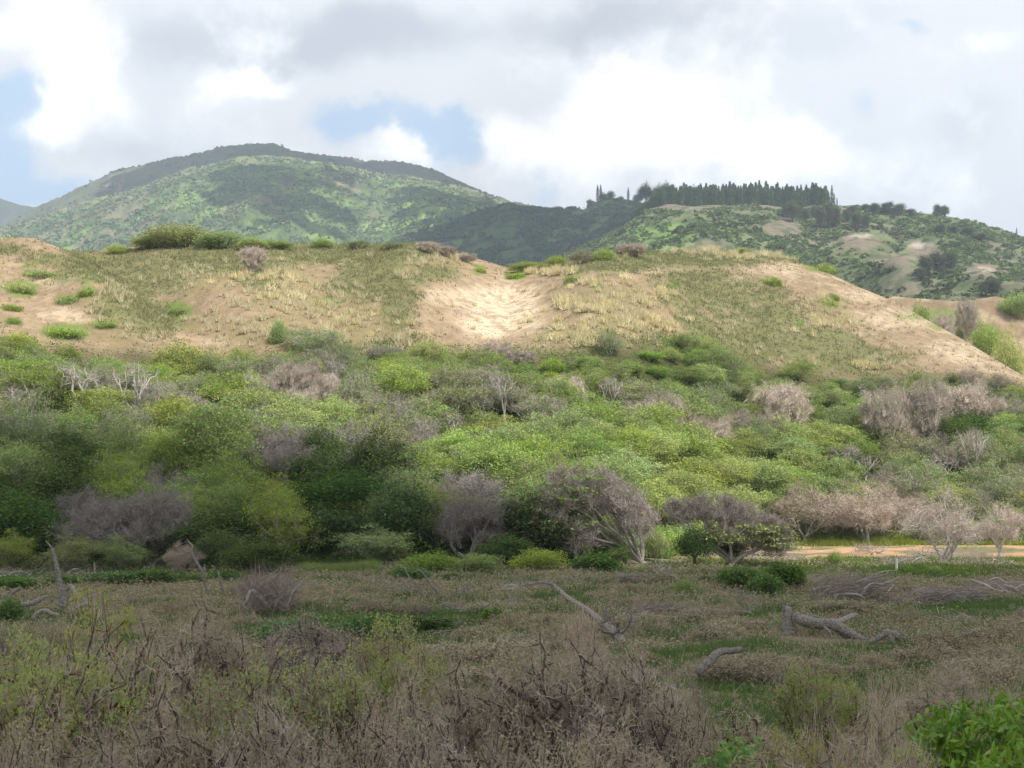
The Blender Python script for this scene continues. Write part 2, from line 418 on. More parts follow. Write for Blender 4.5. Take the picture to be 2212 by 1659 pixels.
def ground_colour(X_, Y_, Z_):
    u, v = uv_of(X_, Y_, Z_)
    n = fbm(X_ / 5, Y_ / 5, 4, 21); n2 = fbm(X_ / 1.6, Y_ / 1.6, 3, 22); n3 = fbm(X_ / 18, Y_ / 18, 3, 23)
    # field
    c = np.zeros(X_.shape + (3,)) + np.array((.19, .165, .11))
    c = lerp(c, np.array((.17, .165, .085)), sstep(.47, .62, n3) * .8)
    c = lerp(c, np.array((.24, .215, .14)), sstep(.55, .7, n2) * .6)
    # sandy track and grass strips on the right
    rt = sstep(1430, 1560, u) * sstep(.35, .6, Y_ / 180)
    strip = np.exp(-((v - 1190 + 10 * (n3 - .5)) / 13) ** 4) * sstep(1400, 1480, u)
    c = lerp(c, np.array((.155, .20, .055)), np.exp(-((v - 1170) / 12) ** 4) * rt)
    c = lerp(c, np.array((.19, .20, .075)), np.exp(-((v - 1228) / 24) ** 4) * rt * sstep(.35, .55, n))
    c = lerp(c, np.array((.45, .285, .165)), strip * sstep(.42, .56, n + .03))
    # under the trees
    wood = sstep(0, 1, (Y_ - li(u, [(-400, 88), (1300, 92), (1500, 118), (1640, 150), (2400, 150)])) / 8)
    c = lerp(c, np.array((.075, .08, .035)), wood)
    dn = duneness(u, Y_)
    s = np.zeros_like(c) + SAND_C
    s = s * (.86 + .28 * n[..., None])
    rip = vnoise(X_ / 7 + n2 * 1.2, Z_ * 1.1, 31)
    s = lerp(s, BRIGHT_C * .86, sstep(.55, .8, rip) * .6 * sstep(1480, 1700, u))
    s = lerp(s, SAND_C * .72, sstep(.52, .64, n2) * .6)
    s = lerp(s, SAND_C * 1.25, sstep(.56, .7, vnoise(X_ / 1.3 + 50, Z_ / .5, 36)) * .5)
    br = patches(u, v, BRIGHT, .5, n)
    s = lerp(s, BRIGHT_C, br * (.55 + .45 * (patches(u, v, BRIGHT[:3], .4))))
    s = lerp(s, SAND_C * .8, sstep(.56, .66, vnoise(X_ / .8, Y_ / .8, 35)) * .55)
    s = lerp(s, STRAW_C, patches(u, v, STRAW, .45, n) * .8)
    s = lerp(s, OLIVE_C * (.8 + .5 * n2[..., None]), patches(u, v, OLIVE, .45, n) * .8)
    s = lerp(s, GREEN_C, patches(u, v, GREEN, .4, n) * .7)
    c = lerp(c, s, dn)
    far = sstep(0, 1, (Y_ - 330) / 60)
    c = lerp(c, np.array((.10, .12, .05)), far)
    return c

def grid_mesh(name, Xg, Yg, Zg, mat, col, smooth=True):
    nr, nc = Xg.shape
    V = np.stack([Xg, Yg, Zg], -1).reshape(-1, 3)
    i = np.arange(nr * nc).reshape(nr, nc)
    Q = np.stack([i[:-1, :-1], i[:-1, 1:], i[1:, 1:], i[1:, :-1]], -1).reshape(-1, 4)
    return mk(name, V, quads=Q, mat=mat, smooth=smooth, col=col.reshape(-1, 3))

M_GROUND = groundmat('ground_soil_and_sand', 1.1, .38, .22, 1.7, fine=5.0)
rows = np.concatenate([np.arange(-16, 20, 1.0), np.arange(20, 100, .6), np.arange(100, 150, .9), np.arange(150, 262, .55), np.arange(262, 340, 1.2), np.arange(340, 470, 4)])
s_ = np.concatenate([np.linspace(-.66, -.345, 70), np.linspace(-.34, .345, 560), np.linspace(.35, .66, 70)])
Yg, Sg = np.meshgrid(rows, s_, indexing='ij')
Xg = Sg * (Yg + 34)
Zg = H(Xg, Yg)
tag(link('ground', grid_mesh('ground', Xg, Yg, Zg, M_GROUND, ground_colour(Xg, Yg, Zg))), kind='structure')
# level land under and round everything, out to the horizon
pl = np.array([(-30000, -30000, -2.5), (30000, -30000, -2.5), (30000, 30000, -2.5), (-30000, 30000, -2.5)])
M_PLAIN = groundmat('plain_soil', .02, .3, .5)
tag(link('terrain', mk('terrain', pl, quads=[(0, 1, 2, 3)], mat=M_PLAIN, col=np.array([(.09, .10, .05)] * 4))), kind='structure')

# ------------------------------------------------------------------ hills behind
def ridge_terrain(knots, us, Ys, amp, seed, xs, ys, wts=None):
    """knots: list of (Y or columns->Y, columns->row); height between them eased"""
    Yg, Ug = np.meshgrid(Ys, us, indexing='ij')
    Xg = (Ug - CU) / F * Yg
    ky = [np.zeros_like(Ug) + (li(Ug, k[0]) if isinstance(k[0], list) else k[0]) for k in knots]
    kz = [np.maximum(-5, CZ + (HV - li(Ug, k[1])) / F * ky[i]) if isinstance(k[1], list) else np.zeros_like(Ug) + k[1] for i, k in enumerate(knots)]
    z = kz[0].copy(); env = np.zeros_like(z)
    for i in range(len(knots) - 1):
        t = np.clip((Yg - ky[i]) / (ky[i + 1] - ky[i]), 0, 1)
        z = z + (kz[i + 1] - kz[i]) * t
        ins = (Yg > ky[i]) & (Yg < ky[i + 1])
        env = np.where(ins, np.sin(np.pi * np.clip(t, 0, 1)) ** .7 * (1 - .45 * t) * (wts[i] if wts else (1 if i < len(knots) - 2 else 0)), env)
    wx_ = Xg + 120 * (fbm(Xg / 400, Yg / 400, 2, seed + 9) - .5) * xs / 250
    z = z + amp * env * (ridged(wx_ / xs, Yg / ys, 3, seed) - .62) * 1.6
    return Xg, Yg, Ug, z

def add_fine(z, X_, Y_, a, sc, seed): return z + a * (fbm(X_ / sc, Y_ / sc, 4, seed) - .5)

M_HILL = groundmat('hill_scrub_ground', .05, .34, 3.0, .12, fine=.22)
M_HILL2 = groundmat('near_hill_ground', .09, .34, 1.6, .25, fine=.4)

# big mountain, two crests
FRONT = [(-900, 660), (-300, 560), (0, 500), (90, 470), (200, 432), (320, 405), (400, 371), (500, 348), (580, 342), (700, 350), (800, 373), (900, 385), (1000, 403), (1060, 425), (1095, 441), (1200, 475), (1400, 520), (1900, 600)]
REAR = [(-900, 660), (-300, 580), (0, 492), (90, 441), (170, 405), (215, 386), (245, 365), (320, 352), (400, 335), (480, 318), (540, 311), (590, 310), (620, 321), (700, 333), (770, 338), (785, 345), (880, 350), (930, 362), (980, 385), (1020, 403), (1060, 420), (1110, 435), (1160, 447), (1300, 470), (1500, 500), (1900, 580)]
LOW = [(-900, 800), (300, 640), (900, 600), (1900, 700)]
DIP = [(a, b + 34 + 4 * math.sin(a / 60)) for a, b in FRONT]
us = np.linspace(-900, 1900, 640); Ys = np.concatenate([np.linspace(1250, 2600, 130), np.linspace(2620, 3400, 60), np.linspace(3450, 4300, 14)])
Xm, Ym, Um, Zm = ridge_terrain([(1250., -5.), (1700., LOW), (2600., FRONT), (2780., DIP), (3200., REAR), (4300., -5.)], us, Ys, 95, 40, 260, 1100, [1, 1, .5, .3, 0])
Zm = add_fine(Zm, Xm, Ym, 10, 60, 44)
Zm = Zm + 6 * (np.random.default_rng(1).random(Zm.shape) - .5)
u_, v_ = uv_of(Xm, Ym, Zm)
n = fbm(Xm / 110, Ym / 160, 4, 50); n2 = fbm(Xm / 30, Ym / 30, 3, 51); n3 = vnoise(Xm / 11, Ym / 15, 52)
c = np.zeros(Xm.shape + (3,)) + np.array((.15, .20, .075))
c = lerp(c, np.array((.24, .34, .09)), sstep(.46, .62, n))
c = lerp(c, np.array((.24, .21, .14)), sstep(.56, .66, fbm(Xm / 70, Ym / 260, 3, 54)) * .75)
c = lerp(c, np.array((.08, .115, .055)), sstep(.52, .64, n2) * .7)
c = lerp(c, np.array((.07, .10, .045)), sstep(.58, .75, n3) * .6)
c = lerp(c, np.array((.27, .245, .15)), np.exp(-((v_ - li(u_, FRONT)) / 7) ** 2) * (Ym < 2650) * .6)
c = lerp(c, np.array((.12, .12, .085)), (Ym > 2700) * .75)
for a, b, ra, rb in [(232, 398, 5, 20), (262, 396, 4, 20), (806, 470, 6, 16), (1000, 375, 10, 8), (735, 385, 8, 10)]:
    c = lerp(c, np.array((.27, .2, .15)), np.exp(-(((u_ - a + (v_ - b) * .4) / ra) ** 2 + ((v_ - b) / rb) ** 2)) * .85)
tag(link('mountain', grid_mesh('mountain', Xm, Ym, Zm, M_HILL, c)), kind='structure')

# shoulder of a farther mountain at the left edge
us = np.linspace(-900, 330, 120); Ys = np.linspace(4300, 5600, 50)
FL = [(-900, 330), (-300, 370), (-100, 398), (0, 421), (40, 434), (65, 440), (90, 441), (160, 470), (330, 540)]
X4, Y4, U4, Z4 = ridge_terrain([(4300., 60.), (5000., FL), (5600., 100.)], us, Ys, 120, 60, 300, 900)
Z4 = add_fine(Z4, X4, Y4, 25, 90, 61)
c4 = lerp(np.zeros(X4.shape + (3,)) + np.array((.07, .095, .045)), np.array((.12, .12, .07)), sstep(.45, .6, fbm(X4 / 120, Y4 / 120, 4, 62)))
tag(link('mountain_shoulder', grid_mesh('mountain_shoulder', X4, Y4, Z4, M_HILL, c4)), kind='structure')

# wooded valley ridge in the middle
MID = [(300, 760), (500, 700), (700, 590), (800, 545), (900, 500), (1000, 468), (1095, 446), (1160, 447), (1220, 453), (1262, 455), (1285, 438), (1320, 427), (1360, 431), (1400, 433), (1450, 440), (1600, 450), (1900, 500), (2400, 600)]
MIDL = [(300, 900), (500, 800), (800, 650), (1000, 610), (1200, 600), (1900, 640), (2400, 700)]
us = np.linspace(300, 2300, 380); Ys = np.concatenate([np.linspace(1000, 1900, 110), np.linspace(1920, 2300, 16)])
X3, Y3, U3, Z3 = ridge_terrain([(1000., -5.), (1300., MIDL), (1900., MID), (2300., -5.)], us, Ys, 60, 70, 150, 700)
Z3 = add_fine(Z3, X3, Y3, 12, 40, 71)
n = fbm(X3 / 60, Y3 / 60, 4, 72); n2 = vnoise(X3 / 9, Y3 / 11, 73)
c3 = lerp(np.zeros(X3.shape + (3,)) + np.array((.085, .125, .055)), np.array((.135, .18, .075)), sstep(.5, .62, n))
c3 = lerp(c3, np.array((.03, .05, .022)), sstep(.5, .7, n2) * .8)
tag(link('valley_ridge', grid_mesh('valley_ridge', X3, Y3, Z3, M_HILL, c3)), kind='structure')

# nearer hill on the right
RH = [(900, 760), (1000, 660), (1100, 610), (1190, 565), (1260, 530), (1340, 495), (1395, 457), (1440, 441), (1560, 440), (1720, 440), (1800, 440), (1850, 442), (1980, 457), (2050, 467), (2120, 487), (2212, 514), (2500, 610), (2900, 720)]
RHM = [(900, 820), (1000, 720), (1200, 600), (1340, 560), (1440, 535), (1600, 545), (1750, 560), (1900, 560), (2050, 570), (2212, 580), (2500, 660), (2900, 760)]
RHB = [(900, 900), (1200, 700), (1700, 665), (1900, 668), (2212, 680), (2900, 800)]
us = np.linspace(900, 2900, 520); Ys = np.concatenate([np.linspace(430, 1210, 230), np.linspace(1215, 1500, 24)])
X2, Y2, U2, Z2 = ridge_terrain([(430., -5.), (640., RHB), (900., RHM), (1210., RH), (1500., 40.)], us, Ys, 30, 80, 85, 420, [1, 1, .55, 0])
def right_hill_extra(X_, Y_, U_):
    z = 0
    for (a, yy, ra, ry, h) in [(1580, 960, 95, 60, 10), (1690, 1000, 60, 40, 6), (1860, 900, 70, 45, 12), (1960, 800, 80, 45, 13), (2120, 760, 60, 40, 8), (1470, 1060, 80, 50, 4)]:
        z = z + h * np.exp(-((U_ - a) / ra) ** 2 - ((Y_ - yy) / ry) ** 2)
    return z
Z2 = Z2 + right_hill_extra(X2, Y2, U2)
Z2 = add_fine(Z2, X2, Y2, 5, 26, 81)
u_, v_ = uv_of(X2, Y2, Z2)
n = fbm(X2 / 40, Y2 / 40, 4, 82); n2 = vnoise(X2 / 6, Y2 / 7, 83); n3 = fbm(X2 / 22, Y2 / 60, 3, 84)
c2 = lerp(np.zeros(X2.shape + (3,)) + np.array((.135, .16, .08)), np.array((.17, .205, .095)), sstep(.5, .62, n))
c2 = lerp(c2, np.array((.22, .19, .135)), sstep(.52, .64, n3) * .75)
c2 = lerp(c2, np.array((.22, .34, .09)), patches(u_, v_, [(1440, 520, 60, 35), (1470, 560, 50, 24), (1380, 500, 30, 15), (1850, 460, 40, 10)], .5, n) * .85)
BARE = [(1690, 495, 40, 18), (1530, 545, 50, 24), (1860, 520, 45, 16), (1990, 540, 36, 20), (2120, 585, 40, 14), (1700, 447, 60, 6), (2190, 620, 30, 10), (1800, 455, 30, 8), (1940, 560, 60, 14), (1480, 448, 80, 8)]
c2 = lerp(c2, np.array((.25, .195, .15)), patches(u_, v_, BARE, .6, n) * .75)
c2 = lerp(c2, np.array((.52, .42, .35)), patches(u_, v_, [(1862, 508, 22, 6), (1985, 530, 28, 9), (2115, 583, 26, 6), (1985, 460, 14, 4)], .5, n) * .85)
c2 = lerp(c2, np.array((.07, .10, .045)), sstep(.55, .75, n2) * .6)
tag(link('hill', grid_mesh('hill', X2, Y2, Z2, M_HILL2, c2)), kind='structure')

# ------------------------------------------------------------------ bilinear height lookups on the hills
def sampler(us, Ys, Zg):
    def f(u, Y):
        i = np.clip(np.searchsorted(us, u) - 1, 0, len(us) - 2); j = np.clip(np.searchsorted(Ys, Y) - 1, 0, len(Ys) - 2)
        a = np.clip((u - us[i]) / (us[i + 1] - us[i]), 0, 1); b = np.clip((Y - Ys[j]) / (Ys[j + 1] - Ys[j]), 0, 1)
        return (Zg[j, i] * (1 - a) + Zg[j, i + 1] * a) * (1 - b) + (Zg[j + 1, i] * (1 - a) + Zg[j + 1, i + 1] * a) * b
    return f
hill_h = sampler(us, Ys, Z2)
mid_h = sampler(np.linspace(300, 2300, 380), np.concatenate([np.linspace(1000, 1900, 110), np.linspace(1920, 2300, 16)]), Z3)
mtn_h = sampler(np.linspace(-900, 1900, 640), np.concatenate([np.linspace(1250, 2600, 130), np.linspace(2620, 3400, 60), np.linspace(3450, 4300, 14)]), Zm)

# ------------------------------------------------------------------ clouds above the picture: they shade the field, the valley and the mountain top
def cloudmat():
    m, nt = newmat('cloud'); k = N(nt)
    df = k.node('ShaderNodeBsdfDiffuse'); df.inputs[0].default_value = (.9, .9, .92, 1)
    tr = k.node('ShaderNodeBsdfTranslucent'); tr.inputs[0].default_value = (.75, .77, .8, 1)
    ms = k.node('ShaderNodeMixShader'); ms.inputs[0].default_value = .2
    k.put(ms.inputs[1], df.outputs[0]); k.put(ms.inputs[2], tr.outputs[0])
    k.put(k.node('ShaderNodeOutputMaterial').inputs[0], ms.outputs[0]); return m
M_CLOUD = cloudmat()
import bmesh
bm = bmesh.new(); bmesh.ops.create_icosphere(bm, subdivisions=2, radius=1)
ICO_V = np.array([v.co for v in bm.verts]); ICO_T = np.array([[v.index for v in f.verts] for f in bm.faces]); bm.free()
def cloud(name, pts, rads, alt, seed, squash=.8, label=None):
    """billows standing sunward of the ground points pts, at altitude alt"""
    g = Geo(); r = np.random.default_rng(seed)
    for p, q in zip(pts, rads):
        c = np.array(p) + S * ((alt - p[2]) / S[2]) + np.array([0, 0, q * .5 * r.uniform(-1, 1)])
        n = ICO_V * (1 + .16 * (vnoise(ICO_V[:, 0] * 2 + 9 * r.random(), ICO_V[:, 1] * 2 + ICO_V[:, 2] * 1.7, seed)[:, None] - .5) * 2)
        g.add(n * np.array([1, 1, squash]) * q + c, T=ICO_T)
    o = link(name, g.mesh(name, M_CLOUD, True))
    tag(o, kind='stuff'); return o
r = np.random.default_rng(3)
# (a) over the field: edge of the shade follows these columns (X at the ground -> farthest shaded Y)
EDGE = [(-80, 122), (-42, 122), (-30, 119), (-20, 112), (-14, 113), (-10, 118), (-6, 116), (-3, 104), (0, 99), (4, 97), (8, 92), (14, 88), (20, 86), (34, 86), (60, 88), (90, 90)]
pts = []; rads = []
for x in np.arange(-120, 125, 9.0):
    for y in np.arange(-70, 130, 9.0):
        q = r.uniform(9, 14)
        e = np.interp(x, [p[0] for p in EDGE], [p[1] for p in EDGE])
        xx, y2 = x + r.uniform(-3, 3), y + r.uniform(-3, 3)
        if y2 + q * .95 > e: 
            q2 = (e - y2) * .95
            if q2 < 3.5: continue
            q = min(q, q2)
        pts.append((xx, y2, hz(xx, max(y2, 0)) + 3)); rads.append(q)
cloud('cloud', pts, rads, 1000, 5)
# (b) on the mountain crest, (c) on the mountain face, (d) on the valley ridge
def shade(cells, hfun, alt, seed, n):
    rr = np.random.default_rng(seed); P = []; Q = []
    for (u0, u1, Y0, Y1, q0, q1, m) in cells:
        for _ in range(m):
            u = rr.uniform(u0, u1); Y = rr.uniform(Y0, Y1)
            P.append((wx(u, Y), Y, float(hfun(np.array([u]), np.array([Y]))[0]))); Q.append(rr.uniform(q0, q1))
    return cloud('cloud', P, Q, alt, seed)
shade([(255, 420, 2840, 3350, 35, 60, 36), (420, 800, 2840, 3350, 40, 70, 75), (800, 1050, 2800, 3350, 35, 60, 45)], mtn_h, 1330, 6, 0)
shade([(500, 560, 2320, 2450, 26, 40, 10), (530, 700, 2080, 2420, 28, 46, 44), (580, 740, 1950, 2150, 22, 36, 16), (720, 790, 2250, 2440, 18, 30, 10), (460, 520, 2150, 2300, 16, 26, 6)], mtn_h, 1270, 7, 0)
shade([(880, 1100, 1560, 1900, 24, 40, 44), (800, 960, 1350, 1620, 20, 32, 20), (1080, 1330, 1300, 1920, 32, 48, 130), (1330, 1420, 1600, 1920, 20, 30, 24), (960, 1120, 1320, 1600, 26, 40, 30)], mid_h, 1240, 8, 0)
shade([(880, 1010, 2000, 2300, 26, 40, 22), (1000, 1100, 2100, 2450, 24, 36, 20)], mtn_h, 1300, 9, 0)

# ------------------------------------------------------------------ haze
hb = np.array([(-3200, -260), (3200, -260), (3200, 6200), (-3200, 6200)])
Vh = [(x, y, z) for z in (-4.0, 905.0) for x, y in hb]
m, nt = newmat('haze'); k = N(nt)
pv = k.node('ShaderNodeVolumePrincipled'); pv.inputs['Density'].default_value = .00019; pv.inputs['Color'].default_value = (.70, .84, 1, 1); pv.inputs['Anisotropy'].default_value = .2
k.put(k.node('ShaderNodeOutputMaterial').inputs[1], pv.outputs[0])
tag(link('haze', mk('haze', Vh, quads=[(3, 2, 1, 0), (4, 5, 6, 7), (0, 1, 5, 4), (1, 2, 6, 5), (2, 3, 7, 6), (3, 0, 4, 7)], mat=m)), kind='stuff')
# ------------------------------------------------------------------ plants: skeleton growing
def lobe_points(r, n, lobes, shell=.55, low=-.6):
    """points spread through a crown made of several ellipsoidal lobes, denser near the outside"""
    w_ = np.array([l[3] * l[4] * l[5] for l in lobes]) ** .75; w_ = w_ / w_.sum()
    out = []
    while len(out) < n:
        l = lobes[r.choice(len(lobes), p=w_)]
        d = unit(r.normal(size=3)); q = (shell + (1 - shell) * r.random()) if r.random() < .8 else r.random() ** .5
        if d[2] < low and r.random() < .85: continue
        out.append(np.array(l[:3]) + d * np.array(l[3:6]) * q)
    return np.array(out)

def skeleton(r, base, P, trunk=.3, rtip=.012, pipe=.5, wob=.10, k=2.4, pull=.5, rmax=9., lift=0.0, stems=0):
    """joins the base to every crown point through forking limbs; returns segments and tip directions"""
    seg = []
    tipdir = np.zeros_like(P)
    def limb(p, q, n0, n1):
        L = np.linalg.norm(q - p)
        m = max(1, min(3, int(L / .5)))
        prev = p; r0 = min(rmax, rtip * n0 ** pipe); r1 = min(rmax, rtip * n1 ** pipe)
        for i in range(1, m + 1):
            t = i / m
            x = p + (q - p) * t + (r.normal(size=3) * wob * L / m if i < m else 0) + np.array([0, 0, lift * L * math.sin(math.pi * t)])
            seg.append((prev, x, r0 + (r1 - r0) * (i - 1) / m, r0 + (r1 - r0) * t)); prev = x
    def rec(p, idx, force=0):
        n = len(idx)
        if n == 1:
            limb(p, P[idx[0]], 1.6, .5); tipdir[idx[0]] = P[idx[0]] - p; return
        kk = 2 if n < 5 or r.random() < (3 - k) else 3
        kk = min(force or kk, n)
        Q = P[idx]; d = unit(Q - p) * .6 + (Q - Q.mean(0)) / (Q.std() + 1e-6) * .4
        c = d[r.choice(n, kk, replace=False)]
        for _ in range(4):
            a = np.argmin(((d[:, None] - c[None]) ** 2).sum(-1), 1)
            for j in range(kk):
                if (a == j).any(): c[j] = d[a == j].mean(0)
        for j in range(kk):
            s = idx[a == j]
            if len(s) == 0: continue
            if len(s) == n: 
                h = n // 2; rec(p, idx[:h]); rec(p, idx[h:]); return
            m = P[s].mean(0); L = np.linalg.norm(m - p)
            f = pull * r.uniform(.75, 1.2) if len(s) > 1 else 0
            if f == 0: rec(p, s); continue
            q = p + (m - p) * f + r.normal(size=3) * wob * L * .5
            limb(p, q, len(s) * 1.15, len(s)); rec(q, s)
    base = np.asarray(base, float)
    c = P.mean(0)
    f = base + (c - base) * trunk * np.array([.6, .6, 1])
    limb(base, f, len(P) * 1.5, len(P)); rec(f, np.arange(len(P)), stems)
    a = np.array([s[0] for s in seg]); b = np.array([s[1] for s in seg])
    return a, b, np.array([s[2] for s in seg]), np.array([s[3] for s in seg]), unit(tipdir)

def limbs_geo(a, b, r0, r1, cut=0.03):
    g = Geo()
    big = r0 > cut
    b2 = b + unit(b - a) * (r1[:, None] * .3)
    prisms(g, a[big], b2[big], r0[big], r1[big], 6); prisms(g, a[~big], b2[~big], r0[~big], r1[~big], 3)
    return g

def plant_proto(seed, lobes, n, base=(0, 0, 0), bark=None, leaf=None, twig=None, nleaf=0, lsize=.13, asp=.4, spread=.35, flat=.5, up=.35, ntwig=0, tlen=.45, twid=.018,
                tup=.4, tspread=.5, leaf_part=1.0, shell=.55, low=-.6, trunk=.3, rtip=.012, pipe=.5, wob=.1, pull=.5, k=2.4, droop=0., leaf_where=None, tbias=(0, 0, 0), lift=0., rmax=9., stems=0):
    r = np.random.default_rng(seed)
    P = lobe_points(r, n, lobes, shell, low)
    a, b, r0, r1, td = skeleton(r, base, P, trunk, rtip, pipe, wob, k, pull, rmax, lift, stems)
    pr = {}
    pr['trunk'] = limbs_geo(a, b, r0, r1).mesh('trunk', bark, True)
    if ntwig:
        g = Geo()
        nt_ = n * ntwig
        i = np.repeat(np.arange(n), ntwig)
        q = P[i] - td[i] * r.uniform(0, .9, (nt_, 1)) * tlen * 2 + r.normal(size=(nt_, 3)) * tspread * tlen * .35
        d = td[i] + r.normal(size=(nt_, 3)) * tspread + np.array([0, 0, tup]) + np.array(tbias)
        spikes(g, q, d, tlen * r.uniform(.5, 1.2, nt_), twid * r.uniform(.6, 1.3, nt_), r)
        pr['twigs'] = g.mesh('twigs', twig or bark)
    if nleaf:
        g = Geo()
        sel = np.arange(n)
        if leaf_part < 1: sel = sel[r.random(n) < leaf_part]
        if leaf_where is not None: sel = np.array([j for j in sel if leaf_where(P[j], r)], int)
        i = np.repeat(sel, nleaf)
        off = r.normal(size=(len(i), 3)) * spread * np.array([1, 1, flat])
        C = P[i] + off - np.array([0, 0, droop]) * r.random((len(i), 1))
        leaves(g, C, lsize * r.uniform(.6, 1.3, len(i)), asp, up, r, droop * .5)
        pr['crown'] = g.mesh('crown', leaf)
    return pr

def place(pr, name, loc, sc=(1, 1, 1), rz=0., label=None, cat=None, group=None, names=None):
    o = empty(name, loc, rz, sc)
    for part, me in pr.items():
        link((names or {}).get(part, part), me, o)
    return tag(o, label, cat, group)

# ------------------------------------------------------------------ plant materials
L_LIME = leafmat('feathery_lime_leaves', (.45, .54, .15), (.27, .37, .095), (.46, .44, .21), .36)
L_GREEN = leafmat('fresh_green_leaves', (.36, .47, .11), (.20, .30, .07), (.38, .36, .16), .34)
L_DUSTY = leafmat('dusty_green_leaves', (.36, .44, .15), (.22, .30, .10), (.38, .36, .20), .32)
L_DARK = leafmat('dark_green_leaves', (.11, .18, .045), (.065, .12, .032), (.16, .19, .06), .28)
L_VINE = leafmat('vine_leaves', (0.084, 0.196, 0.028), (0.056, 0.133, 0.022), (0.280, 0.308, 0.042), .33, gloss=.03)
L_NAU = leafmat('glossy_bright_leaves', (.21, .42, .065), (.11, .27, .04), (.52, .46, .08), .4, gloss=.04)
L_YEL = leafmat('yellowing_leaves', (.40, .45, .12), (.24, .33, .08), (.55, .42, .17), .40)
L_PINE = leafmat('pine_needles', (.17, .24, .12), (.11, .17, .085), (.19, .22, .12), .25, hue=.04)
L_IRON = leafmat('ironwood_needles', (.15, .165, .10), (.11, .125, .08), (.19, .17, .12), .2, hue=.04)
L_OLIVE = leafmat('low_olive_cover', (.30, .315, .12), (.21, .235, .09), (.42, .36, .17), .35)
L_STRAW = leafmat('straw_grass', (.80, .70, .43), (.66, .57, .35), (.60, .56, .32), .4, hue=.03)
L_BROWN = leafmat('dry_brown_cover', (.37, .325, .22), (.265, .24, .16), (.46, .39, .26), .25, hue=.03)
L_FGREEN = leafmat('field_green_cover', (0.145, 0.230, 0.051), (0.102, 0.170, 0.044), (0.255, 0.255, 0.085), .33)
B_WHITE = barkmat('bleached_bark', (.54, .51, .46), (.34, .315, .285), 3.0)
B_PALE = barkmat('pale_grey_bark', (.50, .46, .41), (.30, .27, .24), 3.0)
B_GREY = barkmat('grey_bark', (.36, .325, .285), (.2, .18, .16), 3.0)
B_DARK = barkmat('dark_bark', (0.150, 0.120, 0.098), (0.075, 0.060, 0.051), 3.0)
B_RED = barkmat('red_brown_stems', (.23, .115, .08), (.11, .07, .055), 4.0)
B_DRIFT = barkmat('weathered_driftwood', (.42, .385, .345), (.15, .135, .12), 16.0)
T_GREY = barkmat('grey_twigs', (.40, .345, .305), (.27, .225, .20), 1.0, island=True)
T_PURPLE = barkmat('greyish_twigs', (.35, .315, .285), (.22, .19, .175), 1.0, island=True)
T_PINK = barkmat('pinkish_dry_twigs', (.62, .53, .45), (.38, .315, .27), 1.0, island=True)
T_TAN = barkmat('tan_dry_twigs', (.56, .46, .37), (.34, .275, .22), 1.0, island=True)
T_BROWN = barkmat('brown_dry_twigs', (.58, .50, .43), (.25, .205, .18), 1.0, island=True)

def lob(r, n, R_, H_, z0, rr=(.4, .6)):
    """a spreading crown of n lobes, radius R_, top at H_, underside at z0"""
    L = [(0, 0, (z0 + H_) / 2, R_ * .7, R_ * .7, (H_ - z0) / 2)]
    for i in range(n):
        a = 2 * math.pi * i / n + r.uniform(-.5, .5); d = R_ * r.uniform(.35, .65); q = R_ * r.uniform(*rr)
        zc = z0 + (H_ - z0) * r.uniform(.35, .7)
        L.append((d * math.cos(a), d * math.sin(a), zc, q, q, min((H_ - z0) * .42, q * .6)))
    return L

rp = np.random.default_rng(77)
# every prototype is about 6 m tall and 7 m wide
LIME = [plant_proto(100 + i, lob(rp, 8, 3.5, 5.4, .3, (.28, .6)), 330, bark=B_GREY, leaf=L_LIME, nleaf=30, lsize=.115, asp=.32, spread=.32, flat=.42, trunk=.25, stems=4, rtip=.010, droop=.1) for i in range(4)]
GREENT = [plant_proto(120 + i, lob(rp, 8, 3.6, 5.2, -.1, (.28, .6)), 330, bark=B_GREY, leaf=L_GREEN, twig=T_GREY, nleaf=28, lsize=.11, asp=.34, spread=.32, flat=.45, ntwig=6, twid=.022, trunk=.2, stems=4, rtip=.010) for i in range(4)]
DUSTY = [plant_proto(140 + i, lob(rp, 8, 3.6, 5.0, -.2, (.28, .6)), 340, bark=B_WHITE, leaf=L_DUSTY, twig=T_GREY, nleaf=24, leaf_part=.75, lsize=.105, asp=.34, spread=.32, flat=.45, ntwig=9, tlen=.5, twid=.026, trunk=.12, stems=4, rtip=.012) for i in range(4)]
HALF = [plant_proto(160 + i, lob(rp, 7, 3.5, 5.0, -.2, (.28, .6)), 320, bark=B_WHITE, leaf=L_DUSTY, twig=T_GREY, nleaf=22, leaf_part=.45, lsize=.105, asp=.34, spread=.32, flat=.45, ntwig=16, tlen=.55, twid=.028, trunk=.12, stems=4, rtip=.014) for i in range(3)]
BARETREE = [plant_proto(180 + i, lob(rp, 8, 3.5, 5.6, .3, (.28, .6)), 240, bark=B_GREY, twig=T_PURPLE, ntwig=24, tlen=.62, twid=.026, tspread=.6, trunk=.14, stems=3, wob=.15, rtip=.016, pipe=.48) for i in range(3)]
TANB = [plant_proto(200 + i, lob(rp, 6, 3.2, 5.8, -.2, (.28, .6)), 240, bark=B_GREY, twig=T_TAN, ntwig=28, tlen=.62, twid=.024, tspread=.7, trunk=.12, stems=4, rtip=.010, pipe=.5) for i in range(2)]
PINKB = [plant_proto(210 + i, lob(rp, 6, 3.2, 5.8, .3, (.28, .6)), 260, bark=B_WHITE, twig=T_PINK, ntwig=28, tlen=.6, twid=.022, tspread=.7, trunk=.16, stems=4, rtip=.011, pipe=.5) for i in range(2)]
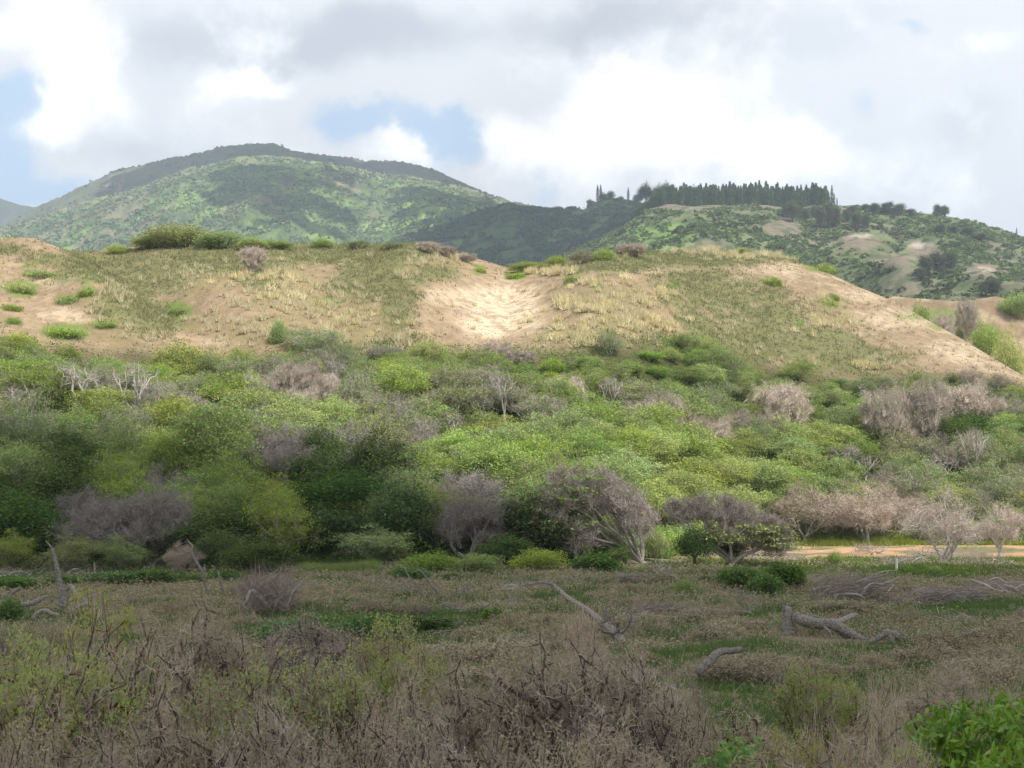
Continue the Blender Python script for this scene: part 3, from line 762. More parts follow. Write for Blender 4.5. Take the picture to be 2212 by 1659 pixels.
BRUSHY = [plant_proto(220 + i, [(0, 0, 2.6, 2.6, 2.6, 2.6), (1.2, .5, 3.3, 1.6, 1.6, 2.2), (-1.1, -.4, 3.1, 1.6, 1.6, 2.2), (.2, -1.2, 2.6, 1.7, 1.7, 2)], 170, bark=B_WHITE, twig=T_PINK, leaf=L_DUSTY, nleaf=16, leaf_part=.22,
                     lsize=.11, spread=.4, ntwig=44, tlen=.95, twid=.03, tspread=.30, tup=.9, tbias=(.3, 0, 0), trunk=.06, stems=7, rtip=.02, pull=.6, wob=.14) for i in range(4)]
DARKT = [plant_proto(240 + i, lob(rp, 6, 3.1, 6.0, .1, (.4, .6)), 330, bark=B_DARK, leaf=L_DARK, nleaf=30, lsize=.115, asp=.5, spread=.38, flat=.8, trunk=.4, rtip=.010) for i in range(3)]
SNAG = [plant_proto(260 + i, lob(rp, 6, 2.6, 5.2, 1.2, (.3, .6)), 80, bark=B_WHITE, twig=T_GREY, ntwig=14, tlen=.5, twid=.026, tspread=.7, trunk=.3, stems=3, rtip=.026, pipe=.45, wob=.2, k=2.1, pull=.55) for i in range(4)]
ROUND = [plant_proto(280 + i, lob(rp, 6, 2.4, 3.4, .2), 240, bark=B_GREY, leaf=L_GREEN, nleaf=30, lsize=.11, asp=.38, spread=.34, flat=.55, trunk=.2, rtip=.010) for i in range(3)]
VINEB = [plant_proto(290 + i, lob(rp, 7, 2.6, 1.7, -.2, (.35, .55)), 240, bark=B_DARK, leaf=L_VINE, nleaf=22, lsize=.11, asp=.75, spread=.26, flat=.7, trunk=.1, rtip=.008, low=-.1) for i in range(3)]
MAT = [plant_proto(300 + i, lob(rp, 11, 2.6, .5, -.6, (.15, .42)), 170, bark=B_GREY, leaf=L_GREEN, nleaf=18, lsize=.10, asp=.5, spread=.34, flat=.3, trunk=.1, rtip=.008, low=-.05) for i in range(2)]

HEATH = [plant_proto(330 + i, lob(rp, 9, 2.4, 1.5, -.5, (.25, .5)), 220, bark=B_DARK, twig=T_TAN, leaf=L_BROWN, nleaf=22, lsize=.07, asp=.45, spread=.2, flat=.6, ntwig=10, tlen=.3, twid=.02, tspread=.6, tup=.5, trunk=.1, stems=5, rtip=.008, low=-.15) for i in range(3)]
LROUND = [plant_proto(285 + i, lob(rp, 8, 3.2, 3.4, -.4, (.3, .55)), 300, bark=B_GREY, leaf=L_LIME, nleaf=30, lsize=.12, asp=.34, spread=.38, flat=.5, trunk=.1, stems=5, rtip=.010) for i in range(2)]
DEADB = [plant_proto(350 + i, lob(rp, 5, 2.2, 5.2, 1.6, (.25, .5)), 40, bark=B_DRIFT, twig=T_GREY, ntwig=6, tlen=.5, twid=.03, tspread=.7, trunk=.45, rtip=.03, pipe=.42, wob=.25, k=2.1) for i in range(2)]
KIND = {  # letter: prototypes, name, category, how it looks, scale factor
    'L': (LIME, 'feathery_tree', 'tree', 'feathery lime green tree'),
    'A': (GREENT, 'spreading_tree', 'tree', 'spreading leafy green tree'),
    'C': (DUSTY, 'dusty_green_tree', 'tree', 'dusty green tree with grey twigs showing'),
    'H': (HALF, 'half_bare_tree', 'tree', 'half bare grey tree with green sprays'),
    'D': (BARETREE, 'bare_tree', 'tree', 'bare purplish grey tree'),
    'T': (TANB, 'dry_tan_tree', 'tree', 'bare tan tree dense with twigs'),
    'E': (BRUSHY, 'brushy_dead_tree', 'tree', 'brushy pinkish dead tree with upright twigs'),
    'B': (DARKT, 'dark_green_tree', 'tree', 'dense dark green tree'),
    'F': (SNAG, 'bleached_snag', 'tree', 'bleached white dead snag'),
    'K': (LROUND, 'lime_shrub', 'shrub', 'broad rounded lime green shrub'),
    'O': (HEATH, 'dry_mound', 'shrub', 'low brown mound'),
    'J': (ROUND, 'green_shrub', 'shrub', 'low rounded green shrub'),
    'V': (VINEB, 'vine_mound', 'shrub', 'dark green mound of leafy vines'),
}
# ------------------------------------------------------------------ trees and shrubs of the slope and the dune
_YS = np.arange(24, 268, .5)
def findY(u, vb, past=False):
    z = H((u - CU) / F * _YS, _YS); v = HV - F * (z - CZ) / _YS
    ok = np.where(v <= vb)[0]
    return float(_YS[ok[0]]) if len(ok) else float(_YS[np.argmin(v)])

rt = np.random.default_rng(5)
THINGS = []      # (object, u, v, letter, label or None)
LANDMARKS = []   # (u, v, phrase)
def dims(pr):
    mx = np.zeros(3); mn = np.zeros(3)
    for me in pr.values():
        a = np.empty(len(me.vertices) * 3, np.float32); me.vertices.foreach_get('co', a); a = a.reshape(-1, 3)
        mx = np.maximum(mx, np.percentile(a, 99.6, axis=0)); mn = np.minimum(mn, np.percentile(a, .4, axis=0))
    return (mx[0] - mn[0] + mx[1] - mn[1]) / 2, mx[2], (mx[0] + mn[0]) / 2
DIM = {}
for lt, kd in KIND.items(): DIM[lt] = [dims(p) for p in kd[0]]

def stand(lt, u, vt, vb, wpx, label=None, mark=None, Y=None, sink=.15, name=None, rz=None, cat=None):
    """stands a plant of kind lt with its foot seen on row vb, top on row vt and crown wpx wide"""
    protos, nm, ct, desc = KIND[lt]
    Y = Y or findY(u, vb)
    if lt == 'F': vt -= 8; wpx *= .95; Y -= 2
    b = base_at(u, Y)
    h = wz(vt, Y) - b.z
    i = rt.integers(len(protos)); wd, ht, cx = DIM[lt][i]
    sx = wpx / F * Y / wd
    if lt in 'KJMO': sink = .32 * h; h = h + sink; sx *= 1.06
    sz = max(.1, h / ht)
    rz = rt.uniform(-.5, .5) + (math.pi if rt.random() < .5 and lt != 'E' else 0) if rz is None else rz
    o = place(protos[i], name or nm, (b.x, b.y, b.z - sink), (sx, sx, sz), rz, label, cat or ct)
    THINGS.append([o, u, (vt * 2 + vb) / 3, lt, label, Y, sx * wd / 2])
    if mark: LANDMARKS.append((u, (vt * 2 + vb) / 3, mark))
    return o

ST = [
 ('L', 465, 858, 1058, 235, 'tall bright lime tree with drooping sprays, standing out against grey bare trees', 'the tall bright lime tree'),
 ('B', 828, 922, 1100, 165, 'darkest dense green tree rising in the middle of the wood', 'the darkest dense tree'),
 ('B', 915, 1010, 1100, 130, 'dense dark green tree at the right foot of the darkest tree', None),
 ('B', 735, 1015, 1110, 130, 'dense dark green tree at the left foot of the darkest tree', None),
 ('D', 645, 908, 1035, 165, 'bare purplish grey tree between the tall lime tree and the darkest tree', 'the purplish bare trees'),
 ('D', 742, 900, 1010, 140, 'bare purplish grey tree touching the left side of the darkest tree', None),
 ('D', 912, 918, 1015, 115, 'bare grey tree touching the right side of the darkest tree', None),
 ('D', 195, 1048, 1190, 200, 'wide bare grey tree with forked pale limbs above the dim low scrub', 'the wide forked bare tree'),
 ('D', 335, 1030, 1205, 150, 'bare grey tree with a leaning trunk beside a dark hollow', 'the bare tree with leaning trunk'),
 ('D', 1040, 1042, 1195, 225, 'broad bare grey bush tree left of the big windswept tree', 'the broad grey bare tree'),
 ('T', 1738, 1040, 1172, 190, 'bare tan tree with a rounded crown of fine twigs beside the sandy track', 'the rounded tan tree'),
 ('T', 1868, 1048, 1172, 165, 'bare tan tree behind pale spreading limbs beyond the sandy track', 'the tan tree with pale limbs'),
 ('E', 1690, 820, 965, 135, 'large brushy pinkish dead tree below the round tree of the dune', 'the large brushy dead tree'),
 ('E', 1630, 885, 968, 80, 'smaller brushy dead tree leaning on the left of the large one', None),
 ('E', 1905, 826, 985, 105, 'dark brushy dead tree with a black hollow under it', 'the dark brushy dead tree'),
 ('E', 1990, 814, 975, 130, 'tall brushy dead tree between the dark hollow and the wood edge', None),
 ('E', 2080, 822, 930, 120, 'brushy dead tree highest at the foot of the bare sandy slope', 'the brushy tree below bare sand'),
 ('E', 2140, 850, 925, 80, 'brushy pinkish dead tree nearest the right end of the sandy slope', None),
 ('B', 1882, 905, 985, 100, 'dark green tree added as shade in the hollow under the dark brushy dead tree', None),  # tree added for its dark colour, standing in for the hollow's shade
 ('E', 1415, 850, 955, 120, 'brushy dead tree in the middle of the lime green canopy', 'the brushy tree in lime canopy'),
 ('E', 1478, 868, 955, 80, 'narrow brushy dead tree at the right of its twin in the lime canopy', None),
 ('E', 1222, 806, 892, 100, 'brushy dead tree with yellow green sprays under the bright sand', 'the brushy tree under bright sand'),
 ('E', 650, 768, 890, 105, 'tallest brushy dead tree with white twigs on the upper left slope', 'the tallest white twigged tree'),
 ('E', 705, 800, 890, 70, 'thin brushy dead tree right of the tallest white twigged one', None),
 ('E', 600, 812, 895, 70, 'thin brushy dead tree left of the tallest white twigged one', None),
 ('B', 592, 850, 912, 70, 'small dark green tree under the white twigged dead trees', None),
 ('F', 160, 775, 885, 105, 'big bleached snag with a curled crown at the upper left edge of the wood', 'the big curled white snag'),
 ('F', 292, 782, 905, 95, 'bleached snag with twisted top limbs on the upper left slope', 'the twisted white snag'),
 ('F', 545, 795, 885, 60, 'upright bleached snag beside the tallest white twigged tree', None),
 ('F', 1090, 803, 905, 60, 'bleached snag with two upright prongs below the bright sand', 'the two pronged snag'),
 ('F', 1045, 835, 900, 70, 'bleached snag with level limbs beside the two pronged snag', None),
 ('F', 975, 895, 948, 80, 'low bleached snag with spread claws in the centre of the wood', 'the clawed white snag'),
 ('F', 1815, 960, 1022, 90, 'bleached snag bowed over the lime canopy', 'the bowed white snag'),
 ('F', 1872, 985, 1025, 50, 'small white snag with a hooped top in lime canopy', 'the hooped white snag'),
 ('F', 2105, 925, 1030, 60, 'slender white snag beside the tallest trees of the right canopy', 'the slender white snag'),
 ('F', 2035, 985, 1030, 80, 'low bleached snag left of the slender white snag', None),
 ('F', 45, 835, 895, 75, 'bleached snag low at the left edge of the upper wood', None),
 ('F', 935, 845, 890, 55, 'small bleached snag left of the snag with level limbs', None),
 ('F', 1320, 815, 880, 60, 'small bleached snag in dusty green trees under the straw grass', None),
 ('F', 720, 770, 830, 60, 'white snag in the dusty clump against the dune foot', None),
 ('E', 1072, 733, 800, 90, 'small grey dead bush standing alone at the foot of the bright sand', 'the lone grey dead bush'),
 ('E', 1130, 752, 792, 70, 'low grey dead bush right of the lone one at the bright sand', None),
 ('A', 1726, 767, 840, 88, 'round green tree with a short trunk standing alone low on the dune', 'the lone round tree'),
 ('A', 1555, 745, 835, 110, 'leafy green tree at the edge of the wood left of the lone round tree', None),
 ('A', 1485, 712, 768, 78, 'leafy green tree highest up the dune in the middle', 'the highest dune tree'),
 ('A', 1535, 728, 790, 70, 'small leafy green tree just below the highest dune tree', None),
 ('K', 385, 738, 805, 115, 'bright green spreading tree at the dune foot below the gully', 'the bright tree below the gully'),
 ('K', 455, 762, 805, 90, 'smaller bright green tree right of the one below the gully', None),
 ('C', 700, 708, 790, 130, 'dusty green tree with white twigs climbing the dune foot', 'the dusty tree on the dune foot'),
 ('J', 603, 688, 745, 44, 'dark stemmed round shrub on dry grass above the wood', None),
 ('C', 640, 700, 760, 70, 'small dusty green tree against straw grass above the wood', None),
 ('K', 40, 715, 765, 70, 'yellow green bush at the foot of the left dune spur', None),
 ('A', 1140, 1000, 1085, 120, 'leafy green tree behind the left shoulder of the big windswept tree', None),
 ('L', 1060, 945, 1062, 170, 'brightest lime tree left above the big windswept tree', 'the brightest lime tree'),
 ('L', 1500, 985, 1080, 170, 'lime green tree right above the big windswept tree', None),
 ('L', 1640, 990, 1090, 180, 'wide lime green tree over the rounded tan tree', 'the wide lime tree'),
 ('L', 1560, 940, 1010, 130, 'bright lime tree below the large brushy dead tree', None),
 ('L', 1290, 905, 990, 120, 'yellow lime tree left of the brushy tree in lime canopy', None),
 ('L', 2060, 1020, 1085, 100, 'lime tree behind the round pink dead tree', None),
 ('C', 1985, 1010, 1110, 170, 'olive green tree leaning behind the round pink dead tree', None),
 # crest of the dune
 ('K', 395, 486, 534, 150, 'wide green tree crowning the dune on the left', 'the wide tree on the crest'),
 ('K', 330, 512, 536, 90, 'green tree on the crest at the left foot of the wide one', None),
 ('K', 545, 516, 540, 70, 'small green mound at the right end of the crest trees', None),
 ('J', 600, 518, 538, 70, 'low green shrub on the crest right of the crest trees', None),
 ('C', 775, 518, 538, 60, 'low dusty shrub on the middle of the crest', None),
 ('C', 850, 518, 538, 60, 'low dusty shrub on the crest before the grey bushes', None),
 ('K', 480, 502, 536, 110, 'lower green tree on the crest right of the wide one', None),
 ('K', 545, 512, 540, 60, 'green shrub on the crest above the grey leaning bush', None),
 ('K', 695, 514, 536, 50, 'small green shrub alone on the middle of the crest', None),
 ('K', 255, 527, 548, 50, 'small green shrub on the crest left of the wide tree', None),
 ('E', 548, 528, 590, 66, 'grey dead bush leaning down the dune face under the crest', 'the grey leaning bush'),
 ('E', 925, 519, 548, 60, 'row end grey dead bush on the crest before the dark valley', 'the grey bushes on the crest'),
 ('E', 965, 528, 555, 50, 'grey dead bush in the middle of the crest row before the dark valley', None),
 ('E', 1010, 545, 568, 46, 'last grey dead bush where the crest dips to the saddle', None),
 ('K', 1140, 567, 585, 80, 'green shrub in the saddle of the crest', 'the saddle shrub'),
 ('K', 1205, 552, 577, 46, 'bright green shrub on the crest right of the saddle', None),
 ('H', 1255, 534, 572, 66, 'half bare shrub with pale stems on the crest above the saddle', None),
 ('K', 1305, 535, 562, 50, 'green shrub on the crest left of the pinkish dead bush', None),
 ('E', 1365, 523, 554, 80, 'pinkish dead bush on the crest in front of the hill', 'the pinkish crest bush'),
 ('K', 1600, 535, 548, 40, 'yellow green shrub on the crest near its right shoulder', None),
]
for s in ST: stand(*s)

# second dune on the right
for s in [('E', 2088, 642, 700, 66, 'dark conical dead bush on the far right dune', 'the conical dead bush', 297.),
          ('E', 2040, 672, 712, 50, 'grey dead bush left of the conical one on the far right dune', None, 292.),
          ('J', 1985, 655, 692, 50, 'yellow green shrub at the left end of the far right dune', None, 294.),
          ('J', 2130, 690, 740, 60, 'green shrub on the far right dune below the conical dead bush', None, 288.),
          ('K', 2180, 715, 780, 70, 'bright green bush low on the far right dune', None, 270.),
          ('K', 2195, 630, 652, 80, 'bright green bush on top of the far right dune', None, 306.)]:
    u, vt, vb, Y = s[1], s[2], s[3], s[7]
    stand(*s[:7], Y=Y)

# creeping mats on the sand
KIND['M'] = (MAT, 'creeping_mat', 'creeping plant', 'flat green creeping plant'); DIM['M'] = [dims(p) for p in MAT]
MATS = [(45, 622, 72, 'dark green creeping mat on the sand of the left spur, largest one'), (142, 716, 96, 'long green creeping mat low on the left spur'), (90, 592, 84, 'flat green mat along the top of the left spur'),
        (150, 645, 60, 'green mat beside dead wood on the left spur'), (190, 630, 50, 'green mat on the right edge of the left spur'), (385, 672, 54, 'round dark green mat in the gully mouth'),
        (1035, 583, 34, 'green tuft on the sand just under the crest dip'), (1115, 595, 46, 'flat green mat right of the tuft under the crest dip'), (1242, 602, 52, 'flat green mat among straw tufts right of the saddle'),
        (1670, 608, 42, 'bright green mat highest on the bare right slope'), (1797, 640, 36, 'bright green mat on the middle of the bare right slope'), (1792, 656, 40, 'darker green mat under the middle one of the bare slope'),
        (1772, 577, 80, 'bright green mat over the right shoulder of the crest'), (24, 664, 50, 'thin green mat at the left edge of the spur'), (228, 702, 54, 'sparse green mat between spur and gully'), (30, 692, 40, 'lowest thin mat at the left edge of the spur')]
for u, v, wp, lab in MATS: stand('M', u, v - 6, v + 5, wp, lab, sink=.22)
# straw tufts that stand apart on the sand
g = Geo()
def tuft_geo(g, c, h, w_, n, r):
    d = r.normal(size=(n, 3)) * .42; d[:, 2] = 1
    spikes(g, np.asarray(c) + r.normal(size=(n, 3)) * np.array([w_, w_, .02]), d, h * r.uniform(.6, 1.15, n), .075, r)
TUFT = []
for i in range(4):
    g = Geo(); tuft_geo(g, (0, 0, 0), .75, .22, 70, np.random.default_rng(400 + i)); TUFT.append(g.mesh('grass_tuft', L_STRAW))
tn = 0
rg = np.random.default_rng(9)
ISO = [(1225, 655, 40, 22, 16), (1265, 690, 40, 25, 12), (1240, 730, 60, 20, 16), (1310, 735, 60, 20, 14), (1290, 615, 60, 16, 14), (1420, 640, 40, 14, 10), (1350, 665, 90, 30, 34), (1400, 705, 70, 30, 24), (1150, 592, 60, 5, 10), (1215, 590, 50, 5, 12), (1600, 552, 60, 8, 18), (1665, 553, 40, 7, 12),
       (1770, 655, 50, 8, 8), (1780, 700, 50, 22, 16), (1880, 797, 60, 10, 12), (1490, 545, 60, 4, 8), (640, 640, 110, 36, 26), (560, 600, 90, 24, 16), (740, 690, 90, 36, 24)]
for (u0, v0, ru, rv, n_) in ISO:
    for _ in range(n_):
        u = u0 + ru * rg.normal() * .6; v = v0 + rv * rg.normal() * .6
        Y = findY(u, v)
        if Y < 150: continue
        o = link('grass_tuft', TUFT[tn % 4]); b = base_at(u, Y); o.location = (b.x, b.y, b.z - .05); q = rg.uniform(1.0, 1.8); o.scale = (q, q, q * rg.uniform(.8, 1.1)); o.rotation_euler = (0, 0, rg.uniform(0, 6.28))
        tag(o, 'small straw coloured grass tuft on the sand of the dune', 'grass tuft', 'straw coloured grass tufts on the dune'); tn += 1

# ---- windswept trees in front of the wood
r1 = np.random.default_rng(1)
WIND1 = plant_proto(501, [(-.4, 0, 2.6, 1.5, 2.0, 2.2), (-1.5, 0, 3.6, 1.9, 2.2, 2.0), (-3.0, 0, 4.4, 2.2, 2.2, 2.0), (-4.8, 0, 4.6, 2.3, 2.2, 1.9), (-5.6, 0, 3.2, 1.9, 2.0, 1.5), (-4.2, 0, 2.0, 2.2, 2, 1.3)], 600,
                    bark=B_PALE, twig=T_GREY, leaf=L_GREEN, nleaf=60, ntwig=50, tlen=.6, twid=.024, tspread=.5, tbias=(-.55, 0, .35), trunk=.04, stems=13, rtip=.0165, pipe=.42, pull=.55, wob=.07,
                    leaf_where=lambda p, r: p[0] < -3.2 and r.random() < .25, spread=.55, flat=.16, lsize=.13, up=.5, low=-.6)
WIND2 = plant_proto(502, [(-3.0, 0, 4.0, 1.9, 1.8, 1.2), (-1.2, 0, 4.1, 2.1, 2, 1.2), (.8, 0, 3.4, 2.1, 2, 1.4), (2.4, 0, 2.5, 1.6, 1.7, 1.4), (3.2, 0, 1.7, 1.1, 1.3, 1.1), (0, 0, 2.3, 2.2, 1.6, .9)], 480,
                    bark=B_PALE, twig=T_GREY, leaf=L_GREEN, nleaf=60, ntwig=46, tlen=.55, twid=.024, tspread=.5, tbias=(.5, 0, .3), trunk=.16, stems=6, rtip=.015, pipe=.43, pull=.5, wob=.12,
                    leaf_where=lambda p, r: p[2] < 3.2 and r.random() < .3, spread=.5, flat=.16, lsize=.13, up=.5, low=-.6)
PALE = plant_proto(503, lob(r1, 5, 2.6, 4.6, 1.4), 60, bark=B_WHITE, twig=T_TAN, ntwig=16, tlen=.5, twid=.025, tspread=.7, trunk=.3, rtip=.03, pipe=.44, wob=.18, k=2.1)
def special(pr, u, Y, sc, name, label, mark, rz=0, sink=.15):
    b = base_at(u, Y)
    o = place(pr, name, (b.x, b.y, b.z - sink), sc, rz, label, 'tree'); THINGS.append([o, u, HV - F * (b.z + 3 - CZ) / Y, 'X', label, Y, 3.5])
    if mark: LANDMARKS.append((u, HV - F * (b.z + 3 - CZ) / Y, mark))
special(WIND1, 1390, 99, (1.08, 1.08, 1.12), 'windswept_tree', 'big windswept tree with a fan of pale stems swept to the left', 'the big windswept tree')
special(WIND2, 1580, 93, (1.0, 1.0, .98), 'windswept_tree', 'smaller windswept tree with flat green pads and dark shade beneath', 'the smaller windswept tree')
special(PALE, 1875, 139, (.85, .85, .9), 'pale_limbed_tree', 'dead tree with bright pale spreading limbs at the grass behind the sandy track', None)
special(PINKB[0], 2040, 97, (1.02, 1.02, 1.02), 'pink_dead_tree', 'round pinkish dead tree in full sun near the white post', 'the round pink dead tree')
special(PINKB[1], 2160, 112, (.85, .85, .8), 'pink_dead_tree', 'pinkish dead tree with low arching stems at the right end of the track', None, 1.0)
KIND['T'] = (TANB, 'dry_tan_tree', 'tree', 'bare tan tree dense with twigs')
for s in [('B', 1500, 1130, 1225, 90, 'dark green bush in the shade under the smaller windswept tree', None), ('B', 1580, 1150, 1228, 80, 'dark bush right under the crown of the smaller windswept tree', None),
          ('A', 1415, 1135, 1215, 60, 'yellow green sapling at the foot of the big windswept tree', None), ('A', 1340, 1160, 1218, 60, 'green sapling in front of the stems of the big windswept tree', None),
          ('V', 1290, 1190, 1240, 110, 'dark leafy mound in front of the big windswept tree', None), ('J', 1160, 1185, 1235, 120, 'green shrub at the field edge left of the big windswept tree', None),
          ('H', 1250, 1110, 1225, 70, 'thin half bare sapling in front of the big windswept crown', None),
          ('A', 800, 1130, 1225, 190, 'spreading green tree at the field edge behind the bright grass', 'the spreading field edge tree'), ('A', 610, 1100, 1190, 200, 'dim spreading green tree behind the field edge shrubs', None),
          ('B', 560, 1160, 1250, 170, 'dark leafy bush at the field edge between the grass and the leaning trunk', 'the dark field edge bush'), ('J', 440, 1130, 1200, 110, 'fresh green shrub right of the bare tree with leaning trunk', None),
          ('B', 470, 1140, 1240, 120, 'dark green tree beside the dark hollow', None), ('A', 260, 1150, 1235, 120, 'low layered green tree under the wide forked bare tree', None),
          ('A', 150, 1150, 1240, 140, 'low layered green tree at the left field edge', None), ('H', 110, 1115, 1200, 150, 'low half bare tree over the left field edge', None), ('A', 20, 1140, 1240, 110, 'dim green tree at the far left of the field edge', None),
          ('T', 395, 1165, 1240, 85, 'brown brush heap at the mouth of the dark hollow', None), ('J', 930, 1190, 1240, 120, 'green shrub at the field edge left of the grey bare tree', None),
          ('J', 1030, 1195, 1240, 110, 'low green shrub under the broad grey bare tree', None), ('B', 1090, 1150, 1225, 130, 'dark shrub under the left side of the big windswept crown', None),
          ('T', 790, 1060, 1130, 90, 'reddish brown dry bush at the foot of the darkest tree', None), ('T', 860, 1075, 1140, 90, 'brown dry bush right of the reddish one under the darkest tree', None)]:
    stand(*s)

# ---- the rest of the wood: kinds read from a coarse map of the slope (columns every 110 print px)
ROWS = [775, 845, 915, 985, 1055, 1125, 1200]
KMAP = ["AALLA.CCAAJJCJAA......",
        "CAFHCAECACHCACCAAACBHA",
        "CACLHDAACHLALLEAALEBAA",
        "ABALADBDALLALLLLLACHCA",
        "BBADAABBADAALLLLACTCCH",  # some B on the left, here and below, darken the cloud-shaded wood by colour
        "BDDDBABBADBAX.........",
        "AAHBBJAAJJJX.........."]
pts_ = []
def far_edge(u): return ls(u, [(-400, 150), (0, 147), (300, 150), (480, 154), (640, 152), (800, 158), (1000, 160), (1150, 158), (1300, 160), (1450, 170), (1600, 180), (1900, 192), (2300, 193)])
def near_edge(u): return ls(u, [(-400, 92), (700, 93), (1300, 99), (1480, 112), (1560, 126), (1640, 142), (2400, 143)], 30)
taken = [(t[0].location.x, t[0].location.y, t[6] * .55) for t in THINGS] + [(t[0].location.x, t[0].location.y - 3, 3.6) for t in THINGS if t[3] == 'F']
tries = 0
while tries < 40000 and len(pts_) < 420:
    tries += 1
    u = rt.uniform(-130, 2340); Y = rt.uniform(92, 194)
    if not (near_edge(np.array([u]))[0] < Y < far_edge(np.array([u]))[0]): continue
    x = wx(u, Y)
    if any((x - a) ** 2 + (Y - b) ** 2 < max(2.2, c) ** 2 for a, b, c in taken): continue
    if any((x - a) ** 2 + (Y - b) ** 2 < 3.15 ** 2 for a, b in pts_): continue
    pts_.append((x, Y))
for x, Y in pts_:
    u = CU + F * x / Y; z = hz(x, Y)
    top = sstep(np.array([0.]), np.array([1.]), np.array([(Y - float(far_edge(np.array([u]))[0]) + 22) / 22]))[0]
    hh = rt.uniform(3.6, 5.6) * (1 - .38 * top)
    v = HV - F * (z + hh * .65 - CZ) / Y
    ri = int(np.clip(np.round(np.interp(v + rt.uniform(-18, 18), ROWS, range(7))), 0, 6)); ci = int(np.clip((u + rt.uniform(-30, 30)) // 105.4, 0, 20))
    lt = KMAP[ri][ci]
    if lt in '.X': lt = ('C' if ri < 5 else 'J') if u < 1600 else rt.choice(list('ACJT'))
    if lt == 'F' and rt.random() < .5: lt = 'H'
    if lt == 'C' and rt.random() < .14: lt = 'H'
    if lt in 'CH' and rt.random() < .22: lt = 'A'
    if lt == 'A' and rt.random() < .12: lt = 'L'
    vt = HV - F * (z + hh - CZ) / Y; vb = HV - F * (z - CZ) / Y
    wd = rt.uniform(4.8, 7.6) * (1 - .3 * top)
    if lt == 'E': wd *= .62
    if lt == 'J': vt = vb - (vb - vt) * .5; wd *= .7
    if lt == 'F': wd *= .6
    stand(lt, u, vt, vb, wd * F / Y, None, None, Y=Y, sink=.45)
# ------------------------------------------------------------------ dead wood, posts and thickets of the field
def wood(name, label, cat, origin, pieces, group=None, mat=None, twigs=None, seed=0):
    """pieces: list of (part name, points relative to origin, radii); twigs: (count, spread box, length)"""
    o = empty(name, origin); r = np.random.default_rng(seed + 1)
    for nm, pts, rad in pieces:
        g = Geo(); tube(g, pts, rad, 9 if max(rad) > .06 else 6, .16, r, 4)
        link(nm, g.mesh(nm, mat or B_DRIFT, True), o)
    if twigs:
        tw = []
        for (c, box, n, L, bias) in twigs:
            g = Geo()
            P = np.asarray(c) + r.uniform(-1, 1, (n, 3)) * np.asarray(box); P[:, 2] = np.abs(P[:, 2] - c[2]) * .8 + c[2]
            d = r.normal(size=(n, 3)) * np.array([1, .8, .35]) + np.asarray(bias)
            spikes(g, P, d, L * r.uniform(.4, 1.3, n), .03 * r.uniform(.5, 1.4, n), r)
            link('twigs', g.mesh('twigs', T_GREY), o)
    return tag(o, label, cat, group)

def px(u, v, Y, o):   # a spot of the photograph at distance Y, relative to origin o
    return (wx(u, Y) - o[0], Y - o[1], wz(v, Y) - o[2])
def line(o, pts): return [px(u, v, Y, o) for u, v, Y in pts]

def greenness0(u, v): return patches(np.array([float(u)]), np.array([float(v)]), [(230, 1252, 260, 14), (740, 1234, 90, 12), (1790, 1292, 150, 8), (2120, 1312, 130, 16), (1560, 1415, 200, 18), (760, 1360, 240, 34), (1830, 1400, 120, 10)], .4)[0]
# weathered stump with a forked log lying beside it
Y0 = 46.5; o = base_at(1706, Y0); oz = tuple(o)
wood('driftwood_stump', 'upright weathered grey stump at the end of a forked fallen log', 'stump', oz,
     [('trunk', line(oz, [(1709, 1395, Y0), (1706, 1370, Y0), (1703, 1345, Y0), (1700, 1325, Y0), (1699, 1312, Y0)]), [.30, .24, .21, .19, .13]),
      ('branch', line(oz, [(1697, 1322, Y0 - .1), (1694, 1312, Y0 - .1), (1691, 1306, Y0 - .1)]), [.07, .05, .02]),
      ('branch', line(oz, [(1706, 1320, Y0), (1709, 1311, Y0)]), [.07, .02])], seed=1)
wood('fallen_log', 'forked weathered log lying against the upright stump in brown cover', 'log', oz,
     [('trunk', line(oz, [(1716, 1330, Y0 - .3), (1735, 1340, Y0 - .4), (1765, 1346, Y0 - .5), (1795, 1348, Y0 - .6), (1820, 1358, Y0 - .8), (1845, 1372, Y0 - 1), (1872, 1383, Y0 - 1.2)]), [.16, .2, .19, .17, .16, .13, .08]),
      ('branch', line(oz, [(1790, 1345, Y0 - .6), (1815, 1342, Y0 - .3), (1838, 1332, Y0), (1850, 1328, Y0 + .1)]), [.12, .10, .09, .07]),
      ('branch', line(oz, [(1735, 1336, Y0 - .4), (1760, 1333, Y0 - .4), (1790, 1340, Y0 - .5)]), [.06, .07, .05]),
      ('branch', line(oz, [(1775, 1350, Y0 - .5), (1790, 1362, Y0 - .9), (1798, 1376, Y0 - 1.1)]), [.06, .04, .02]),
      ('branch', line(oz, [(1800, 1352, Y0 - .6), (1825, 1374, Y0 - .7), (1845, 1384, Y0 - .8)]), [.10, .08, .05])], seed=2)
Y1 = yb(1388); o = base_at(1910, Y1); oz = tuple(o)
wood('driftwood_root', 'low ragged driftwood root beyond the end of the forked log', 'driftwood', oz,
     [('trunk', line(oz, [(1875, 1390, Y1), (1900, 1377, Y1), (1918, 1368, Y1), (1945, 1377, Y1), (1968, 1386, Y1)]), [.06, .11, .15, .13, .05]),
      ('branch', line(oz, [(1912, 1372, Y1), (1902, 1362, Y1), (1892, 1356, Y1)]), [.07, .05, .015]), ('branch', line(oz, [(1925, 1370, Y1), (1940, 1365, Y1), (1962, 1376, Y1)]), [.07, .05, .03]),
      ('branch', line(oz, [(1920, 1374, Y1 - .2), (1930, 1386, Y1 - .3), (1940, 1396, Y1 - .3)]), [.08, .06, .03])], seed=3)
